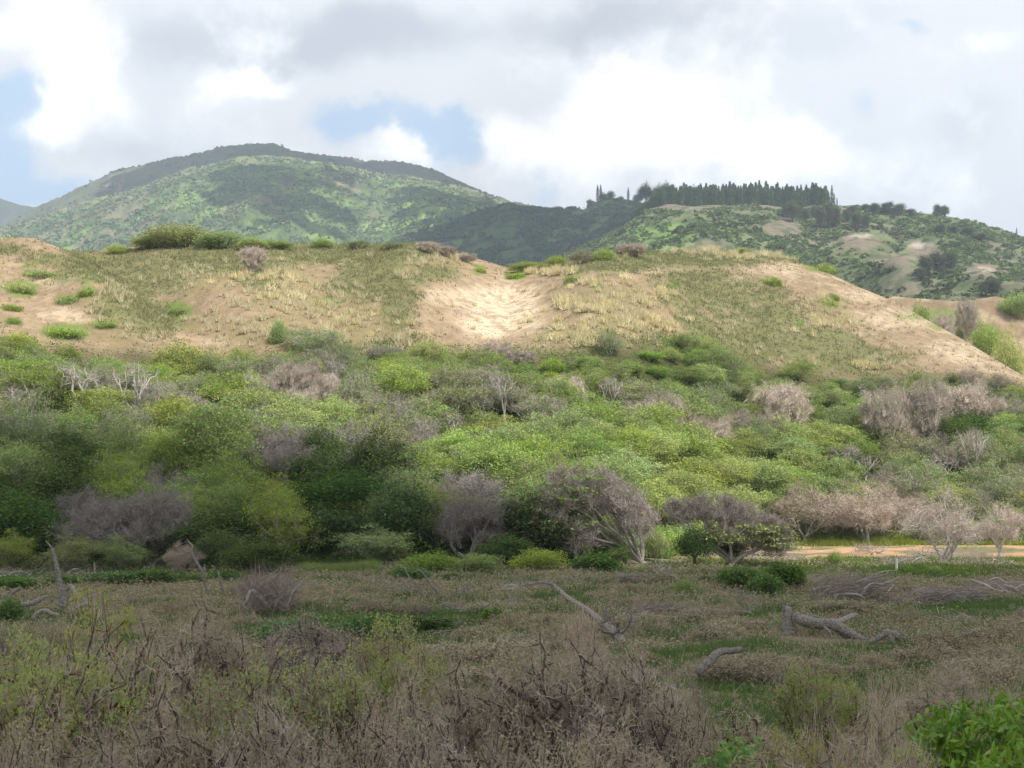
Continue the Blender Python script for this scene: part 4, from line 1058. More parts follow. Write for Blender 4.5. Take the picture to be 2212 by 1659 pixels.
# long fallen trunk pointing at the viewer
o = base_at(1280, 56); oz = tuple(o)
tr = [(1190, 1258, 70), (1205, 1272, 67), (1225, 1290, 63), (1250, 1306, 59), (1275, 1322, 55), (1300, 1342, 51), (1322, 1360, 47.5), (1340, 1380, 45), (1353, 1396, 43.5)]
wood('fallen_tree', 'long pale fallen trunk running down through the brown field', 'trunk', oz,
     [('trunk', line(oz, tr), [.06, .10, .10, .11, .11, .12, .14, .14, .10]),
      ('branch', line(oz, [(1250, 1306, 59), (1225, 1318, 57.5), (1195, 1322, 57), (1165, 1338, 56)]), [.09, .09, .08, .04]),
      ('branch', line(oz, [(1300, 1343, 51), (1305, 1336, 51), (1325, 1340, 51), (1345, 1330, 51.5), (1352, 1322, 52)]), [.07, .06, .05, .04, .02]),
      ('branch', line(oz, [(1322, 1358, 47.5), (1315, 1342, 48), (1312, 1332, 48)]), [.06, .04, .02]),
      ('branch', line(oz, [(1205, 1272, 67), (1200, 1258, 67), (1196, 1248, 67)]), [.05, .03, .015]),
      ('branch', line(oz, [(1195, 1262, 68), (1170, 1258, 68), (1145, 1262, 68), (1120, 1266, 68)]), [.07, .06, .05, .02])], seed=4)
def brush(name, label, u0, u1, v0, v1, n, bias, seed, limbs=6, L=.9):
    """heap of dead branches between columns u0..u1, rows v0 (top)..v1 (foot)"""
    Y = yb(v1); um = (u0 + u1) / 2; o = base_at(um, Y); r = np.random.default_rng(seed)
    wd = (u1 - u0) / 2 / F * Y; h = (v1 - v0) / F * Y
    P = []
    for i in range(limbs):
        x = r.uniform(-wd * .9, wd * .5); s = 1 if bias[0] > 0 else -1
        if s < 0: x = -x
        pts = [(x, r.uniform(-.8, .8), r.uniform(.02, h * .4))]
        for j in range(3): 
            p = pts[-1]; pts.append((p[0] + s * wd * r.uniform(.15, .4), p[1] + r.uniform(-.5, .5), float(np.clip(p[2] + r.uniform(-.3, .35) * h, .02, h))))
        P.append(('branch', pts, np.array([.055, .045, .035, .012]) * r.uniform(.7, 1.5)))
    return wood(name, label, 'dead branches', (o.x, o.y, o.z - .03), P, 'heaps of dead branches on the field', B_WHITE if seed % 2 else B_DRIFT, [((0, 0, .03), (wd * .9, 1.0, h * .9), n, L, bias)], seed)
brush('brush_heap', 'flat heap of grey brushwood at the top of the long fallen trunk', 1062, 1185, 1248, 1266, 420, (1, 0, .1), 11)
brush('brush_heap', 'low heap of fine grey brushwood right of the long fallen trunk', 1350, 1515, 1293, 1324, 700, (1.2, 0, .05), 12, 5)
brush('brush_heap', 'sprawling dead crown of dark bare branches beside green vines', 1745, 1912, 1222, 1292, 900, (1, 0, .25), 13, 12, 1.1)
brush('brush_heap', 'rounded heap of grey brushwood on bright grass near the right side', 1960, 2125, 1254, 1302, 900, (1, 0, .05), 14, 9)
brush('brush_heap', 'heap of grey brushwood cut by the right end of the field', 2110, 2270, 1232, 1284, 700, (-1, 0, .15), 15, 8)
brush('brush_heap', 'grey brushwood in front of the white stakes and post', 1650, 1760, 1284, 1296, 120, (1, 0, .1), 16, 5, .6)
brush('brush_heap', 'low brushwood heap left of the dark vine mounds', 1530, 1640, 1300, 1322, 200, (1, 0, .1), 17, 4, .7)
brush('brush_heap', 'pale tangled brushwood at the left edge under the trees', -20, 62, 1228, 1252, 160, (1, 0, .1), 19, 9, .8)
brush('brush_heap', 'pale brushwood behind the standing dead trunk', 80, 178, 1222, 1246, 260, (1, 0, .2), 21, 7, .8)
brush('brush_heap', 'grey thicket of dead branches before the dark field edge bush', 520, 640, 1236, 1330, 900, (.1, 0, 1.0), 23, 10, 1.2)
brush('brush_heap', 'dead brush lying under the bent dead branch', 940, 1030, 1298, 1316, 200, (1, 0, .15), 25, 5, .7)
brush('brush_heap', 'dry pinkish brush on the sandy track', 1840, 1915, 1176, 1202, 300, (.2, 0, .6), 27, 4, .8)
brush('brush_heap', 'dry brush between the sandy track and the white post', 1880, 2010, 1196, 1228, 420, (.2, 0, .6), 29, 5, .8)
brush('brush_heap', 'reddish dry brush under the pink dead trees', 2060, 2180, 1195, 1228, 420, (.1, 0, .7), 31, 5, .8)
brush('brush_heap', 'bleached root plate lying at the foot of the big windswept tree', 1408, 1452, 1212, 1240, 160, (.4, 0, .8), 33, 14, .6)
# single bent branch near the middle
Yq = 34.; o = base_at(1520, Yq); oz = tuple(o)
wood('bent_branch', 'bent grey branch rising from brown shrubs and ending in the air', 'branch', oz, [('branch', line(oz, [(1508, 1452, 34), (1525, 1436, 34.2), (1545, 1415, 34.5), (1560, 1407, 34.7), (1580, 1406, 34.9), (1601, 1402, 35)]), [.11, .12, .11, .09, .085, .07])], seed=5)
# left: standing dead trunk with roots, snaking limbs
Yq = 58.; o = base_at(128, Yq); oz = tuple(o)
wood('dead_standing_trunk', 'tall thin dead trunk with crooked top standing at the left', 'trunk', oz,
     [('trunk', line(oz, [(140, 1325, Yq), (137, 1300, Yq), (131, 1275, Yq), (127, 1245, Yq), (121, 1215, Yq), (115, 1188, Yq)]), [.22, .19, .13, .10, .08, .05]),
      ('branch', line(oz, [(115, 1188, Yq), (106, 1176, Yq), (98, 1168, Yq)]), [.04, .03, .012]),
      ('branch', line(oz, [(138, 1300, Yq), (148, 1280, Yq + .2), (142, 1272, Yq + .2)]), [.09, .07, .04])], seed=6)
wood('driftwood_limb', 'thick curved driftwood limb at the right of the tall thin dead trunk', 'driftwood', oz,
     [('trunk', line(oz, [(142, 1276, Yq - .4), (152, 1266, Yq - .4), (162, 1280, Yq - .6), (172, 1292, Yq - .8), (190, 1302, Yq - 1)]), [.07, .10, .13, .14, .12]),
      ('branch', line(oz, [(190, 1302, Yq - 1), (170, 1310, Yq - 1.2), (150, 1322, Yq - 1.3)]), [.1, .09, .05]), ('branch', line(oz, [(112, 1290, Yq - .5), (125, 1305, Yq - .6), (140, 1310, Yq - .7)]), [.02, .04, .05])], seed=7)
wood('driftwood_limb', 'dark forked driftwood limb with a raised arm at the left edge', 'driftwood', oz,
     [('trunk', line(oz, [(5, 1325, Yq - 2), (20, 1312, Yq - 2), (45, 1307, Yq - 2), (70, 1303, Yq - 2), (90, 1293, Yq - 2), (103, 1287, Yq - 2)]), [.12, .11, .10, .11, .09, .06]),
      ('branch', line(oz, [(8, 1318, Yq - 2), (20, 1298, Yq - 2), (24, 1284, Yq - 2), (36, 1274, Yq - 2), (45, 1268, Yq - 2)]), [.10, .09, .08, .07, .04])], seed=8)
wood('driftwood_limb', 'arched driftwood limb lowest in front of the tall thin dead trunk', 'driftwood', oz,
     [('trunk', line(oz, [(72, 1338, Yq - 5), (82, 1325, Yq - 5), (98, 1319, Yq - 5), (115, 1327, Yq - 5), (128, 1328, Yq - 5)]), [.10, .10, .09, .08, .04])], seed=9)
Yq = 64.; o = base_at(440, Yq); oz = tuple(o)
wood('leaning_trunk', 'pale leaning dead trunk with a hooked top by the brown brush heap', 'trunk', oz,
     [('trunk', line(oz, [(458, 1292, Yq), (445, 1268, Yq), (440, 1240, Yq), (433, 1228, Yq), (420, 1208, Yq), (413, 1190, Yq)]), [.05, .06, .075, .07, .06, .05]),
      ('branch', line(oz, [(413, 1190, Yq), (416, 1180, Yq), (409, 1172, Yq), (404, 1164, Yq)]), [.045, .04, .03, .012]), ('branch', line(oz, [(413, 1190, Yq), (403, 1194, Yq), (393, 1186, Yq), (388, 1176, Yq)]), [.04, .035, .03, .012]),
      ('branch', line(oz, [(442, 1232, Yq), (441, 1222, Yq)]), [.04, .02])], seed=10)
o = base_at(478, 62); oz = tuple(o)
wood('leaning_trunk', 'short leaning grey dead trunk right of the pale hooked one', 'trunk', oz, [('trunk', line(oz, [(490, 1290, 62), (478, 1262, 62), (471, 1233, 62)]), [.06, .07, .03])], seed=11)
o = base_at(555, 66); 
Yq = 62.; o = base_at(960, Yq); oz = tuple(o)
wood('bent_dead_stem', 'thin dead stems arching over with tips touching the field in the middle', 'branch', oz,
     [('branch', line(oz, [(975, 1322, Yq), (960, 1295, Yq), (946, 1280, Yq), (930, 1262, Yq), (915, 1240, Yq), (905, 1232, Yq), (888, 1238, Yq)]), [.05, .06, .06, .06, .05, .04, .015]),
      ('branch', line(oz, [(962, 1300, Yq), (945, 1300, Yq), (925, 1285, Yq), (910, 1275, Yq)]), [.05, .045, .04, .012])], seed=12)
wood('bent_dead_stem', 'thin upright dead stem with a drooping top left of the arching stems', 'branch', oz,
     [('branch', line(oz, [(890, 1315, Yq), (889, 1290, Yq), (888, 1262, Yq), (880, 1238, Yq), (868, 1222, Yq), (850, 1226, Yq)]), [.05, .045, .04, .03, .025, .01])], seed=13)
o = base_at(1106, 60); oz = tuple(o)
wood('broken_stump', 'three pronged broken pale stump standing low in the field', 'stump', oz, [('branch', line(oz, [(1106, 1312, 60), (1103, 1300, 60), (1101, 1290, 60)]), [.08, .07, .02]), ('branch', line(oz, [(1108, 1312, 60), (1113, 1302, 60), (1115, 1294, 60)]), [.08, .06, .02]), ('branch', line(oz, [(1107, 1312, 60.1), (1108, 1302, 60.1)]), [.06, .03])], seed=14)
o = base_at(1335, 85); oz = tuple(o)
wood('broken_stump', 'thin leaning dark stake at the field edge before the big windswept tree', 'stump', oz, [('trunk', line(oz, [(1338, 1258, 82), (1334, 1245, 82), (1330, 1233, 82)]), [.08, .07, .02])], seed=15)
# white marker post with little white pegs, low white kerb
def post(u, vt, vb, w_, label, name='marker_post', lean=0, cap=True):
    Y = yb(vb); b = base_at(u, Y); h = wz(vt, Y) - b.z
    bm = bmesh.new(); bmesh.ops.create_cube(bm, size=1)
    for v in bm.verts: v.co = ((v.co.x) * w_ + lean * (v.co.z + .5) * h, v.co.y * w_, (v.co.z + .5) * h - .15 * (v.co.z < 0))
    bmesh.ops.bevel(bm, geom=[e for e in bm.edges], offset=w_ * .18, segments=2, affect='EDGES')
    me = bpy.data.meshes.new(name); bm.to_mesh(me); bm.free(); me.materials.append(M_WHITE)
    ob = link(name, me); ob.location = b; ob.rotation_euler = (0, 0, .5)
    return tag(ob, label, 'post')
M_WHITE = barkmat('weathered_white_paint', (.78, .76, .72), (.62, .59, .54), 8.0)
post(1937, 1207, 1243, .12, 'white upright marker post standing on the grass right of the middle')
for u, lab in ((1909, 'short white peg left of the marker post'), (1917, 'short white peg nearest left of the marker post'), (1952, 'leaning white peg right of the marker post')):
    post(u, 1236, 1244, .1, lab, 'white_peg', .3 if u > 1940 else 0)
Yk = yb(1243); o = base_at(1790, Yk)
bm = bmesh.new(); bmesh.ops.create_cube(bm, size=1)
for v in bm.verts: v.co = (v.co.x * wx(2.0, 1) * 0 + v.co.x * 84 / F * Yk, v.co.y * .25, (v.co.z + .5) * .3)
bmesh.ops.bevel(bm, geom=bm.edges[:], offset=.03, segments=2, affect='EDGES')
me = bpy.data.meshes.new('low_white_beam'); bm.to_mesh(me); bm.free(); me.materials.append(M_WHITE)
ob = link('low_white_beam', me); ob.location = (o.x + 1.2, o.y, o.z - .05); tag(ob, 'long white beam lying on the grass behind the sprawling dead crown', 'beam')
o = base_at(205, 88); oz = tuple(o)
wood('wooden_stake', 'thin pale stake standing among green vines at the left', 'post', oz, [('trunk', line(oz, [(206, 1262, 82), (205, 1240, 82), (204, 1216, 82)]), [.06, .055, .05])], seed=16)

# vine mounds and shrubs on the field
for s in [('V', 1600, 1222, 1280, 110, 'dark green vine mound with yellow leaves before the smaller windswept tree', None), ('V', 1700, 1215, 1275, 90, 'dark green vine mound under the left end of the sprawling dead crown', None),
          ('V', 1650, 1236, 1290, 80, 'lowest of the dark green vine mounds before the smaller windswept tree', None), ('J', 1480, 1250, 1292, 60, 'small dark green bush alone right of the bleached root plate', None),
          ('V', 1525, 1240, 1268, 50, 'small green vine mound left of the large dark ones', None), ('J', 1855, 1210, 1238, 34, 'small round bright green bush on the grass left of the white post', None),
          ('J', 1805, 1190, 1226, 34, 'small tree like bush standing left of the round bright one', None), ('J', 2020, 1222, 1240, 30, 'tiny green bush under the round pink dead tree', None),
          ('V', 40, 1246, 1276, 110, 'low green vine mound at the left field edge', None), ('V', 130, 1240, 1270, 90, 'low green vine mound behind the tall thin dead trunk', None), ('V', 225, 1236, 1262, 120, 'low green vine mound around the thin pale stake', None), ('V', 330, 1228, 1260, 100, 'low green vine mound at the foot of the bare tree with leaning trunk', None), ('V', 400, 1240, 1268, 80, 'low green vine mound just left of the pale hooked trunk', None),
          ('V', 500, 1232, 1270, 90, 'green vine mound before the dark field edge bush', None), ('V', 890, 1222, 1262, 90, 'dark green vine mound at the right end of the bright grass', None),
          ('V', 975, 1236, 1256, 40, 'small dark green bush on the field right of the bright grass', None), ('V', 20, 1290, 1360, 60, 'dark green clump below the forked driftwood at the left edge', None),
          ('V', 660, 1330, 1400, 190, 'dark green vine patch in the field left of the middle', None), ('V', 800, 1328, 1392, 170, 'dark green vine patch in the field behind the yellowing shrubs', None), ('V', 930, 1325, 1370, 150, 'dark green vine patch in the middle of the field', None),
          ('V', 1085, 1310, 1345, 110, 'green vine patch behind the broken pale stump', None)]:
    stand(*s, sink=.05)

# brown heath mounds over the field
rh = np.random.default_rng(55); hm = []
while len(hm) < 95:
    u = rh.uniform(-60, 2280); v = rh.uniform(1262, 1470); Y = yb(v); x = wx(u, Y)
    if float(greenness0(u, v)) > .5 or any(math.hypot(x - a, (Y - b) * .7) < 1.5 for a, b in hm): continue
    if any(abs(u - q) < 60 and abs(v - w_) < 34 for q, w_ in ((1710, 1360), (1790, 1370), (1870, 1385), (1920, 1395), (1540, 1440), (1330, 1395), (1290, 1350), (1240, 1310), (1200, 1285), (120, 1330), (60, 1320))): continue
    hm.append((x, Y)); q = rh.uniform(1.1, 3.0)
    o = stand('O', u, v - rh.uniform(.3, .62) / Y * F, v, q / Y * F, 'low brown mound of dry shrubs on the open field', Y=Y, sink=.05)
    o['group'] = 'brown mounds on the field'

for i in range(8):
    while True:
        u = rh.uniform(480, 2240); v = rh.uniform(1262, 1400)
        if not any(abs(u - q) < 80 and abs(v - w_) < 40 for q, w_ in ((1760, 1350), (1900, 1380), (1280, 1330))): break
    b = base_at(u, yb(v)); q = rh.uniform(.22, .5)
    pr = DEADB[i % 2]
    o = place({'branches': pr['trunk']} if i % 2 else {'branches': pr['trunk'], 'twigs': pr['twigs']}, 'dead_branch', (b.x, b.y, b.z + .25), (q, q, q), 0, 'thin grey dead branch lying on the brown field', 'dead branch', 'thin dead branches on the field')
    o.rotation_euler = (rh.uniform(1.1, 1.45) * (1 if i % 3 else -1), rh.uniform(-.3, .3), rh.uniform(0, 6.28))
for u0, u1, v0, v1, n_, lab in [(1560, 1640, 1192, 1212, 200, 'dry brush at the left end of the sandy track'), (1960, 2060, 1178, 1206, 260, 'dry brush across the right half of the sandy track'), (1650, 1740, 1196, 1216, 220, 'low dry brush in front of the sandy track')]:
    brush('brush_heap', lab, u0, u1, v0, v1, n_, (.2, 0, .7), 40 + int(u0) % 7, 4, .7)

for i, (u0, u1, v0, v1, n_, lab) in enumerate([(640, 720, 1262, 1280, 180, 'grey brushwood on the field in front of the bright grass'), (770, 850, 1244, 1262, 200, 'grey brushwood right of the bright grass'), (830, 960, 1262, 1286, 320, 'grey brushwood under the thin drooping stem'),
     (1210, 1300, 1246, 1262, 220, 'low brushwood at the field edge before the dark leafy mound'), (1340, 1430, 1244, 1262, 260, 'low brushwood at the field edge before the root plate'), (1440, 1520, 1256, 1274, 220, 'grey brushwood left of the small lone dark bush'),
     (1560, 1660, 1282, 1300, 200, 'grey brushwood below the dark vine mounds'), (1880, 1980, 1272, 1292, 260, 'grey brushwood left of the rounded heap on bright grass'), (2020, 2130, 1310, 1328, 220, 'thin brushwood below the rounded heap on bright grass'), (560, 650, 1262, 1284, 200, 'grey brushwood right of the grey thicket')]):
    brush('brush_heap', lab, u0, u1, v0, v1, n_, (1 if i % 2 else -1, 0, .2), 60 + i, 6, .8)
# ------------------------------------------------------------------ shrubs close to the viewer (prototypes about 3 m tall)
rq = np.random.default_rng(31)
def small(s, H_=3.0, R_=1.4, z0=.5, n=6): 
    return lob(np.random.default_rng(s), n, R_, H_, z0)
FB = [plant_proto(601 + i, small(601 + i), 240, bark=B_DARK, twig=T_BROWN if i % 2 else T_TAN, leaf=L_BROWN, nleaf=22, leaf_part=.7, lsize=.028, asp=.5, spread=.065, flat=.9, up=0, ntwig=22, tlen=.26, twid=.0095, tspread=.75, tup=.05,
                  trunk=.08, stems=5, rtip=.0105, pipe=.46, wob=.36, pull=.55, rmax=.05) for i in range(3)] 
FB.append({**FB[0]})
FY = [plant_proto(611 + i, small(611 + i, 3.1, 1.35, .9), 300, bark=B_RED, twig=T_BROWN, leaf=L_YEL, nleaf=40, leaf_part=.62, lsize=.033, asp=.42, spread=.085, flat=.8, up=.1, ntwig=12, tlen=.24, twid=.010, tspread=.7, tup=.3,
                  trunk=.12, stems=4, rtip=.0075, pipe=.46, wob=.3, pull=.55, rmax=.05, leaf_where=lambda p, r: p[2] > 1.5 or r.random() < .25) for i in range(3)]
FN = [plant_proto(621 + i, lob(np.random.default_rng(621 + i), 8, 1.5, 1.9, .1), 260, bark=B_GREY, leaf=L_NAU, nleaf=15, lsize=.085, asp=.34, spread=.075, flat=.7, up=.25, trunk=.15, rtip=.006, low=-.3) for i in range(2)]
FT = [plant_proto(631 + i, lob(np.random.default_rng(631 + i), 6, 1.1, 3.0, .6), 110, bark=B_DARK, twig=T_TAN, leaf=L_YEL, nleaf=5, leaf_part=.35, lsize=.035, spread=.12, ntwig=22, tlen=.34, twid=.009, tspread=.4, tup=.6, trunk=.2, rtip=.005, pipe=.5, wob=.16) for i in range(2)]
DF = {}
for nm, l in (('B', FB), ('Y', FY), ('N', FN), ('T', FT)): DF[nm] = [dims(p) for p in l]
KF = {'B': (FB, 'dry_twiggy_shrub', 'shrub'), 'Y': (FY, 'yellow_leaved_shrub', 'shrub'), 'N': (FN, 'glossy_leaved_shrub', 'shrub'), 'T': (FT, 'thin_dry_shrub', 'shrub')}
FG = [ # kind, column, top row, width, distance, label
 ('Y', 40, 1345, 260, 15, 'yellow green shrub thinning to brown at the left edge, front row'), ('Y', 205, 1262, 190, 17, 'tallest yellow tipped shrub with reddish stems at the left'),
 ('B', 330, 1322, 250, 15.5, 'dry brown shrub right of the tallest yellow tipped one'), ('B', 455, 1278, 250, 20, 'pinkish brown dry shrub rising before the grey thicket'),
 ('Y', 590, 1385, 260, 16.5, 'yellow green shrub with dark bent stems left of the middle'), ('Y', 715, 1398, 230, 17, 'low yellow green shrub left of the broad dry one'),
 ('Y', 845, 1315, 90, 21, 'slim yellow tipped shrub standing alone before the dark vine patch'), ('B', 110, 1490, 330, 12.5, 'dense dry shrub with red stems in the bottom left corner'),
 ('B', 330, 1465, 330, 12.8, 'dry shrub with a forked red stem at the bottom left'), ('B', 560, 1480, 340, 13, 'dry tangled shrub with a thick red stem at the bottom'),
 ('B', 800, 1475, 300, 13.5, 'dry tangled shrub with dark curling stems at the bottom'), ('B', 975, 1400, 300, 16.5, 'brown dry shrub left of the broad tall one'),
 ('B', 1175, 1345, 380, 17.5, 'broad tall dry shrub in the middle of the front row'), ('B', 1345, 1385, 320, 17, 'dry shrub right of the broad tall one'),
 ('B', 1080, 1525, 380, 12.6, 'dry shrub with a dark crooked stem at the bottom middle'), ('B', 1330, 1515, 320, 13.2, 'dry shrub with arching stems right of the crooked one'),
 ('T', 1265, 1290, 130, 27, 'tall straw coloured dry stems behind the broad tall shrub'), ('B', 650, 1310, 250, 26, 'low dry shrub before the grey thicket, farther back'),
 ('T', 1480, 1425, 160, 19, 'thin dry shrub under the bent grey branch'), ('B', 1575, 1500, 260, 17, 'reddish dry shrub below the bent grey branch'),
 ('Y', 1735, 1412, 140, 20, 'bright yellow green shrub right of the middle'), ('Y', 1815, 1440, 120, 19, 'sparse yellow shrub with reddish stems beside the bright one'),
 ('T', 1900, 1430, 170, 18, 'thin grey brown dry shrub between the yellow and the glossy shrubs'), ('T', 1790, 1530, 240, 15, 'thin reddish dry shrub at the bottom right of the middle'),
 ('Y', 1700, 1560, 200, 14.5, 'low yellow green shrub at the bottom below the bright one'), ('N', 2160, 1488, 200, 17, 'large glossy bright green leafy shrub at the right edge'),
 ('N', 2075, 1515, 140, 18, 'glossy green leafy shrub left of the large one'), ('N', 2150, 1590, 220, 14, 'glossy green leafy shrub in the bottom right corner'),
 ('N', 1580, 1590, 90, 16, 'small glossy green shrub low among dry stems'), ('T', 1950, 1540, 220, 14.5, 'thin dry shrub before the glossy leafy ones'),
 ('B', 1500, 1590, 280, 12.5, 'dry brown shrub at the bottom right of the crooked one'), ('Y', 1960, 1600, 160, 13, 'yellow green shrub before the glossy leafy ones at the bottom'),
 ('Y', 120, 1390, 230, 14.2, 'broad yellow green shrub in front of the tallest yellow tipped one'), ('Y', 470, 1430, 230, 14.5, 'yellow green shrub with red stems before the pinkish brown dry one'), ('Y', 300, 1400, 200, 16, 'yellow green shrub between two dry ones at the left'), ('Y', 880, 1400, 110, 17.5, 'slim yellow green shrub left of the broad dry one'),
 ('B', 2000, 1470, 150, 24, 'small dry brown shrub behind the glossy leafy ones'), ('T', 2060, 1425, 140, 28, 'faint dry stems on the brown cover right of the stump'),
] + [('B', u, vt, w_, Y, 'dry twiggy shrub filling the front edge ' + t) for u, vt, w_, Y, t in [
 (30, 1560, 330, 11.5, 'under the left red stemmed one'), (230, 1540, 300, 11.3, 'between the two left red stemmed ones'), (690, 1545, 330, 11.4, 'right of the thick red stem'),
 (930, 1530, 320, 11.5, 'left of the crooked dark stem'), (1180, 1555, 330, 11.2, 'right under the crooked dark stem'), (880, 1430, 240, 15.5, 'behind the dark curling stems'),
 (1270, 1380, 260, 20, 'right behind the broad tall one'), (740, 1345, 230, 22, 'before the left dark vine patch'),
 (1450, 1455, 220, 16.5, 'beside the bent grey branch'), (1640, 1585, 240, 12.5, 'left of the low yellow green one'), (200, 1430, 240, 14.5, 'under the tallest yellow tipped one')]]
for i, (kd, u, vt, wpx, Y, lab) in enumerate(FG):
    protos, nm, ct = KF[kd]; j = i % len(protos)
    b = base_at(u, Y); h = wz(vt, Y) - b.z; wd, ht, _ = DF[kd][j]
    sx = wpx / F * Y / wd; sz = h / ht
    sx = max(sx, sz * .55)
    place(protos[j], nm, (b.x, b.y, b.z - .1), (sx, sx, sz), rq.uniform(0, 6.28), lab, ct, {'B': 'dry shrubs close by', 'Y': 'yellow leaved shrubs close by', 'N': 'glossy leaved shrubs close by', 'T': 'thin dry shrubs close by'}[kd])
# ------------------------------------------------------------------ pines and other trees on the hills
def pine(seed, hgt=18., rad=2.1):
    r = np.random.default_rng(seed); pr = {}
    g = Geo(); tube(g, [(0, 0, -.5), (0, 0, hgt * .5), (.05, 0, hgt * .97)], [.32, .2, .05], 6, .05, r, 2); pr['trunk'] = g.mesh('trunk', B_DARK, True)
    g = Geo(); n = 950
    t = r.random(n); z = hgt * (.05 + .95 * t); a = r.uniform(0, 6.28, n); q = rad * np.minimum(1, (1 - t) / .42) ** .85 * (.7 + .3 * (1 - t)) * r.uniform(.3, 1, n) + .1
    C = np.stack([np.cos(a) * q, np.sin(a) * q, z], 1)
    leaves(g, C, .62 * r.uniform(.6, 1.2, n), .38, .1, r)
    d = np.zeros((1, 3)); d[:, 2] = 1
    pr['crown'] = g.mesh('crown', L_PINE); return pr
PINES = [pine(700 + i, rad=2.0 + .25 * i) for i in range(4)]
rk = np.random.default_rng(71)
def put_far(pr, name, u, Y, zf, sc, label, cat, group=None, dz=0):
    z = float(zf(np.array([u]), np.array([Y]))[0])
    return place(pr, name, (wx(u, Y), Y, z + dz), sc, rk.uniform(0, 6.28), label, cat, group)
cnt = 0
for row, Y in enumerate((1196, 1203, 1210, 1218)):
    for u in np.arange(1436 + row * 3, 1792, 7.4):
        uu = u + rk.uniform(-3, 3); s = rk.uniform(.80, 1.08) * (1.13 if rk.random() < .12 else 1) * (1.02 if uu > 1740 else 1)
        s *= 1 - .22 * sstep(1765, 1800, uu) * rk.random()
        put_far(PINES[cnt % 4], 'pine_tree', uu, Y + rk.uniform(-2, 2), hill_h, (s * 1.2, s * 1.2, s * .98), 'dark narrow pine in the planted block on the hill top', 'pine tree', 'pines of the planted block on the hill top', -1)
        cnt += 1
for u, Y, s, lab, f in [(1797, 1206, .95, 'pine standing just apart from the right end of the planted block', hill_h), (1802, 1204, .6, 'short pine right of the one just apart from the planted block', hill_h), (1808, 1204, .42, 'smallest pine right of the planted block', hill_h)]:
    put_far(PINES[1], 'pine_tree', u, Y, f, (s * .8, s * .8, s), lab, 'pine tree')
for u, s, lab in [(1291, 1.30, 'slender tall pine on the far ridge, taller of a close pair'), (1297.5, 1.28, 'slender pine on the far ridge right of its taller twin'), (1357, 1.05, 'lone slender pine on the far ridge between round trees')]:
    put_far(PINES[0], 'pine_tree', u, 1890, mid_h, (s * .95, s * .95, s), lab, 'pine tree', None, -1)
put_far(PINES[2], 'pine_tree', 2196, 1205, hill_h, (.35, .35, .45), 'tiny lone pine on the falling skyline at the right', 'pine tree')
# broad trees on the far ridge (kind: dark green), scaled up
for i, (u, h, w_, lab) in enumerate([(1395, 30, 40, 'tall umbrella shaped tree left of the planted pines'), (1425, 30, 40, 'umbrella shaped tree touching the left of the planted pines'), (1450, 27, 36, 'umbrella shaped tree behind the left end of the planted pines'),
     (1378, 14, 26, 'low round tree left of the tall umbrella shaped one'), (1302, 14, 20, 'round tree at the foot of the slender pine pair'), (1318, 13, 22, 'round tree right of the slender pine pair'), (1275, 11, 20, 'round tree left of the slender pine pair'),
     (1340, 9, 16, 'small round tree between the slender pines on the far ridge'), (1205, 8, 24, 'dark round tree on the low far ridge'), (1180, 7, 22, 'dark round tree left of another on the low far ridge'), (1160, 6, 18, 'small dark tree at the left end of the low far ridge'), (1228, 5, 16, 'small dark tree at the right end of the low far ridge'),
     (1500, 26, 40, 'umbrella tree showing over the planted pines'), (1530, 26, 36, 'second umbrella tree showing over the planted pines, nearer their middle')]):
    Yq = 1880 if u < 1390 else 1300
    zf = mid_h if u < 1390 else (lambda a, b: mid_h(a, b * 0 + 1880.) * 0 + wz(440, 1300))
    pr = DARKT[i % 3]
    px_h = h * (1.62 if Yq == 1880 else 1.62)
    hh = px_h / F * Yq; ww = w_ * 1.15 / F * Yq
    z = float(zf(np.array([u * 1.]), np.array([Yq * 1.]))[0])
    place({'trunk': pr['trunk'], 'crown': FARCROWN[i % 2]} if False else pr, 'ridge_tree', (wx(u, Yq), Yq, z - 2), (ww / 7, ww / 7, hh / 5.6), rk.uniform(0, 6), lab, 'tree')
for i, (u, vb, h) in enumerate([(1440, 442, 34), (1428, 446, 28), (1416, 450, 26), (1408, 456, 24), (1398, 462, 22), (1432, 452, 24), (1385, 470, 20), (1450, 444, 30), (1376, 480, 18), (1420, 460, 20)]):
    Y = 1208.; z = wz(vb, Y); w_ = 30 / F * Y; hh = h * 1.5 / F * Y
    z = min(z, float(hill_h(np.array([u * 1.]), np.array([Y]))[0]) + 1)
    place(DARKT[i % 3], 'dark_wood_tree', (wx(u, Y), Y, z - 1), (w_ / 7, w_ / 7, hh / 5.6), rk.uniform(0, 6), 'dark tree of the wood where the planted pines end on the left', 'tree', 'dark wood left of the planted pines')
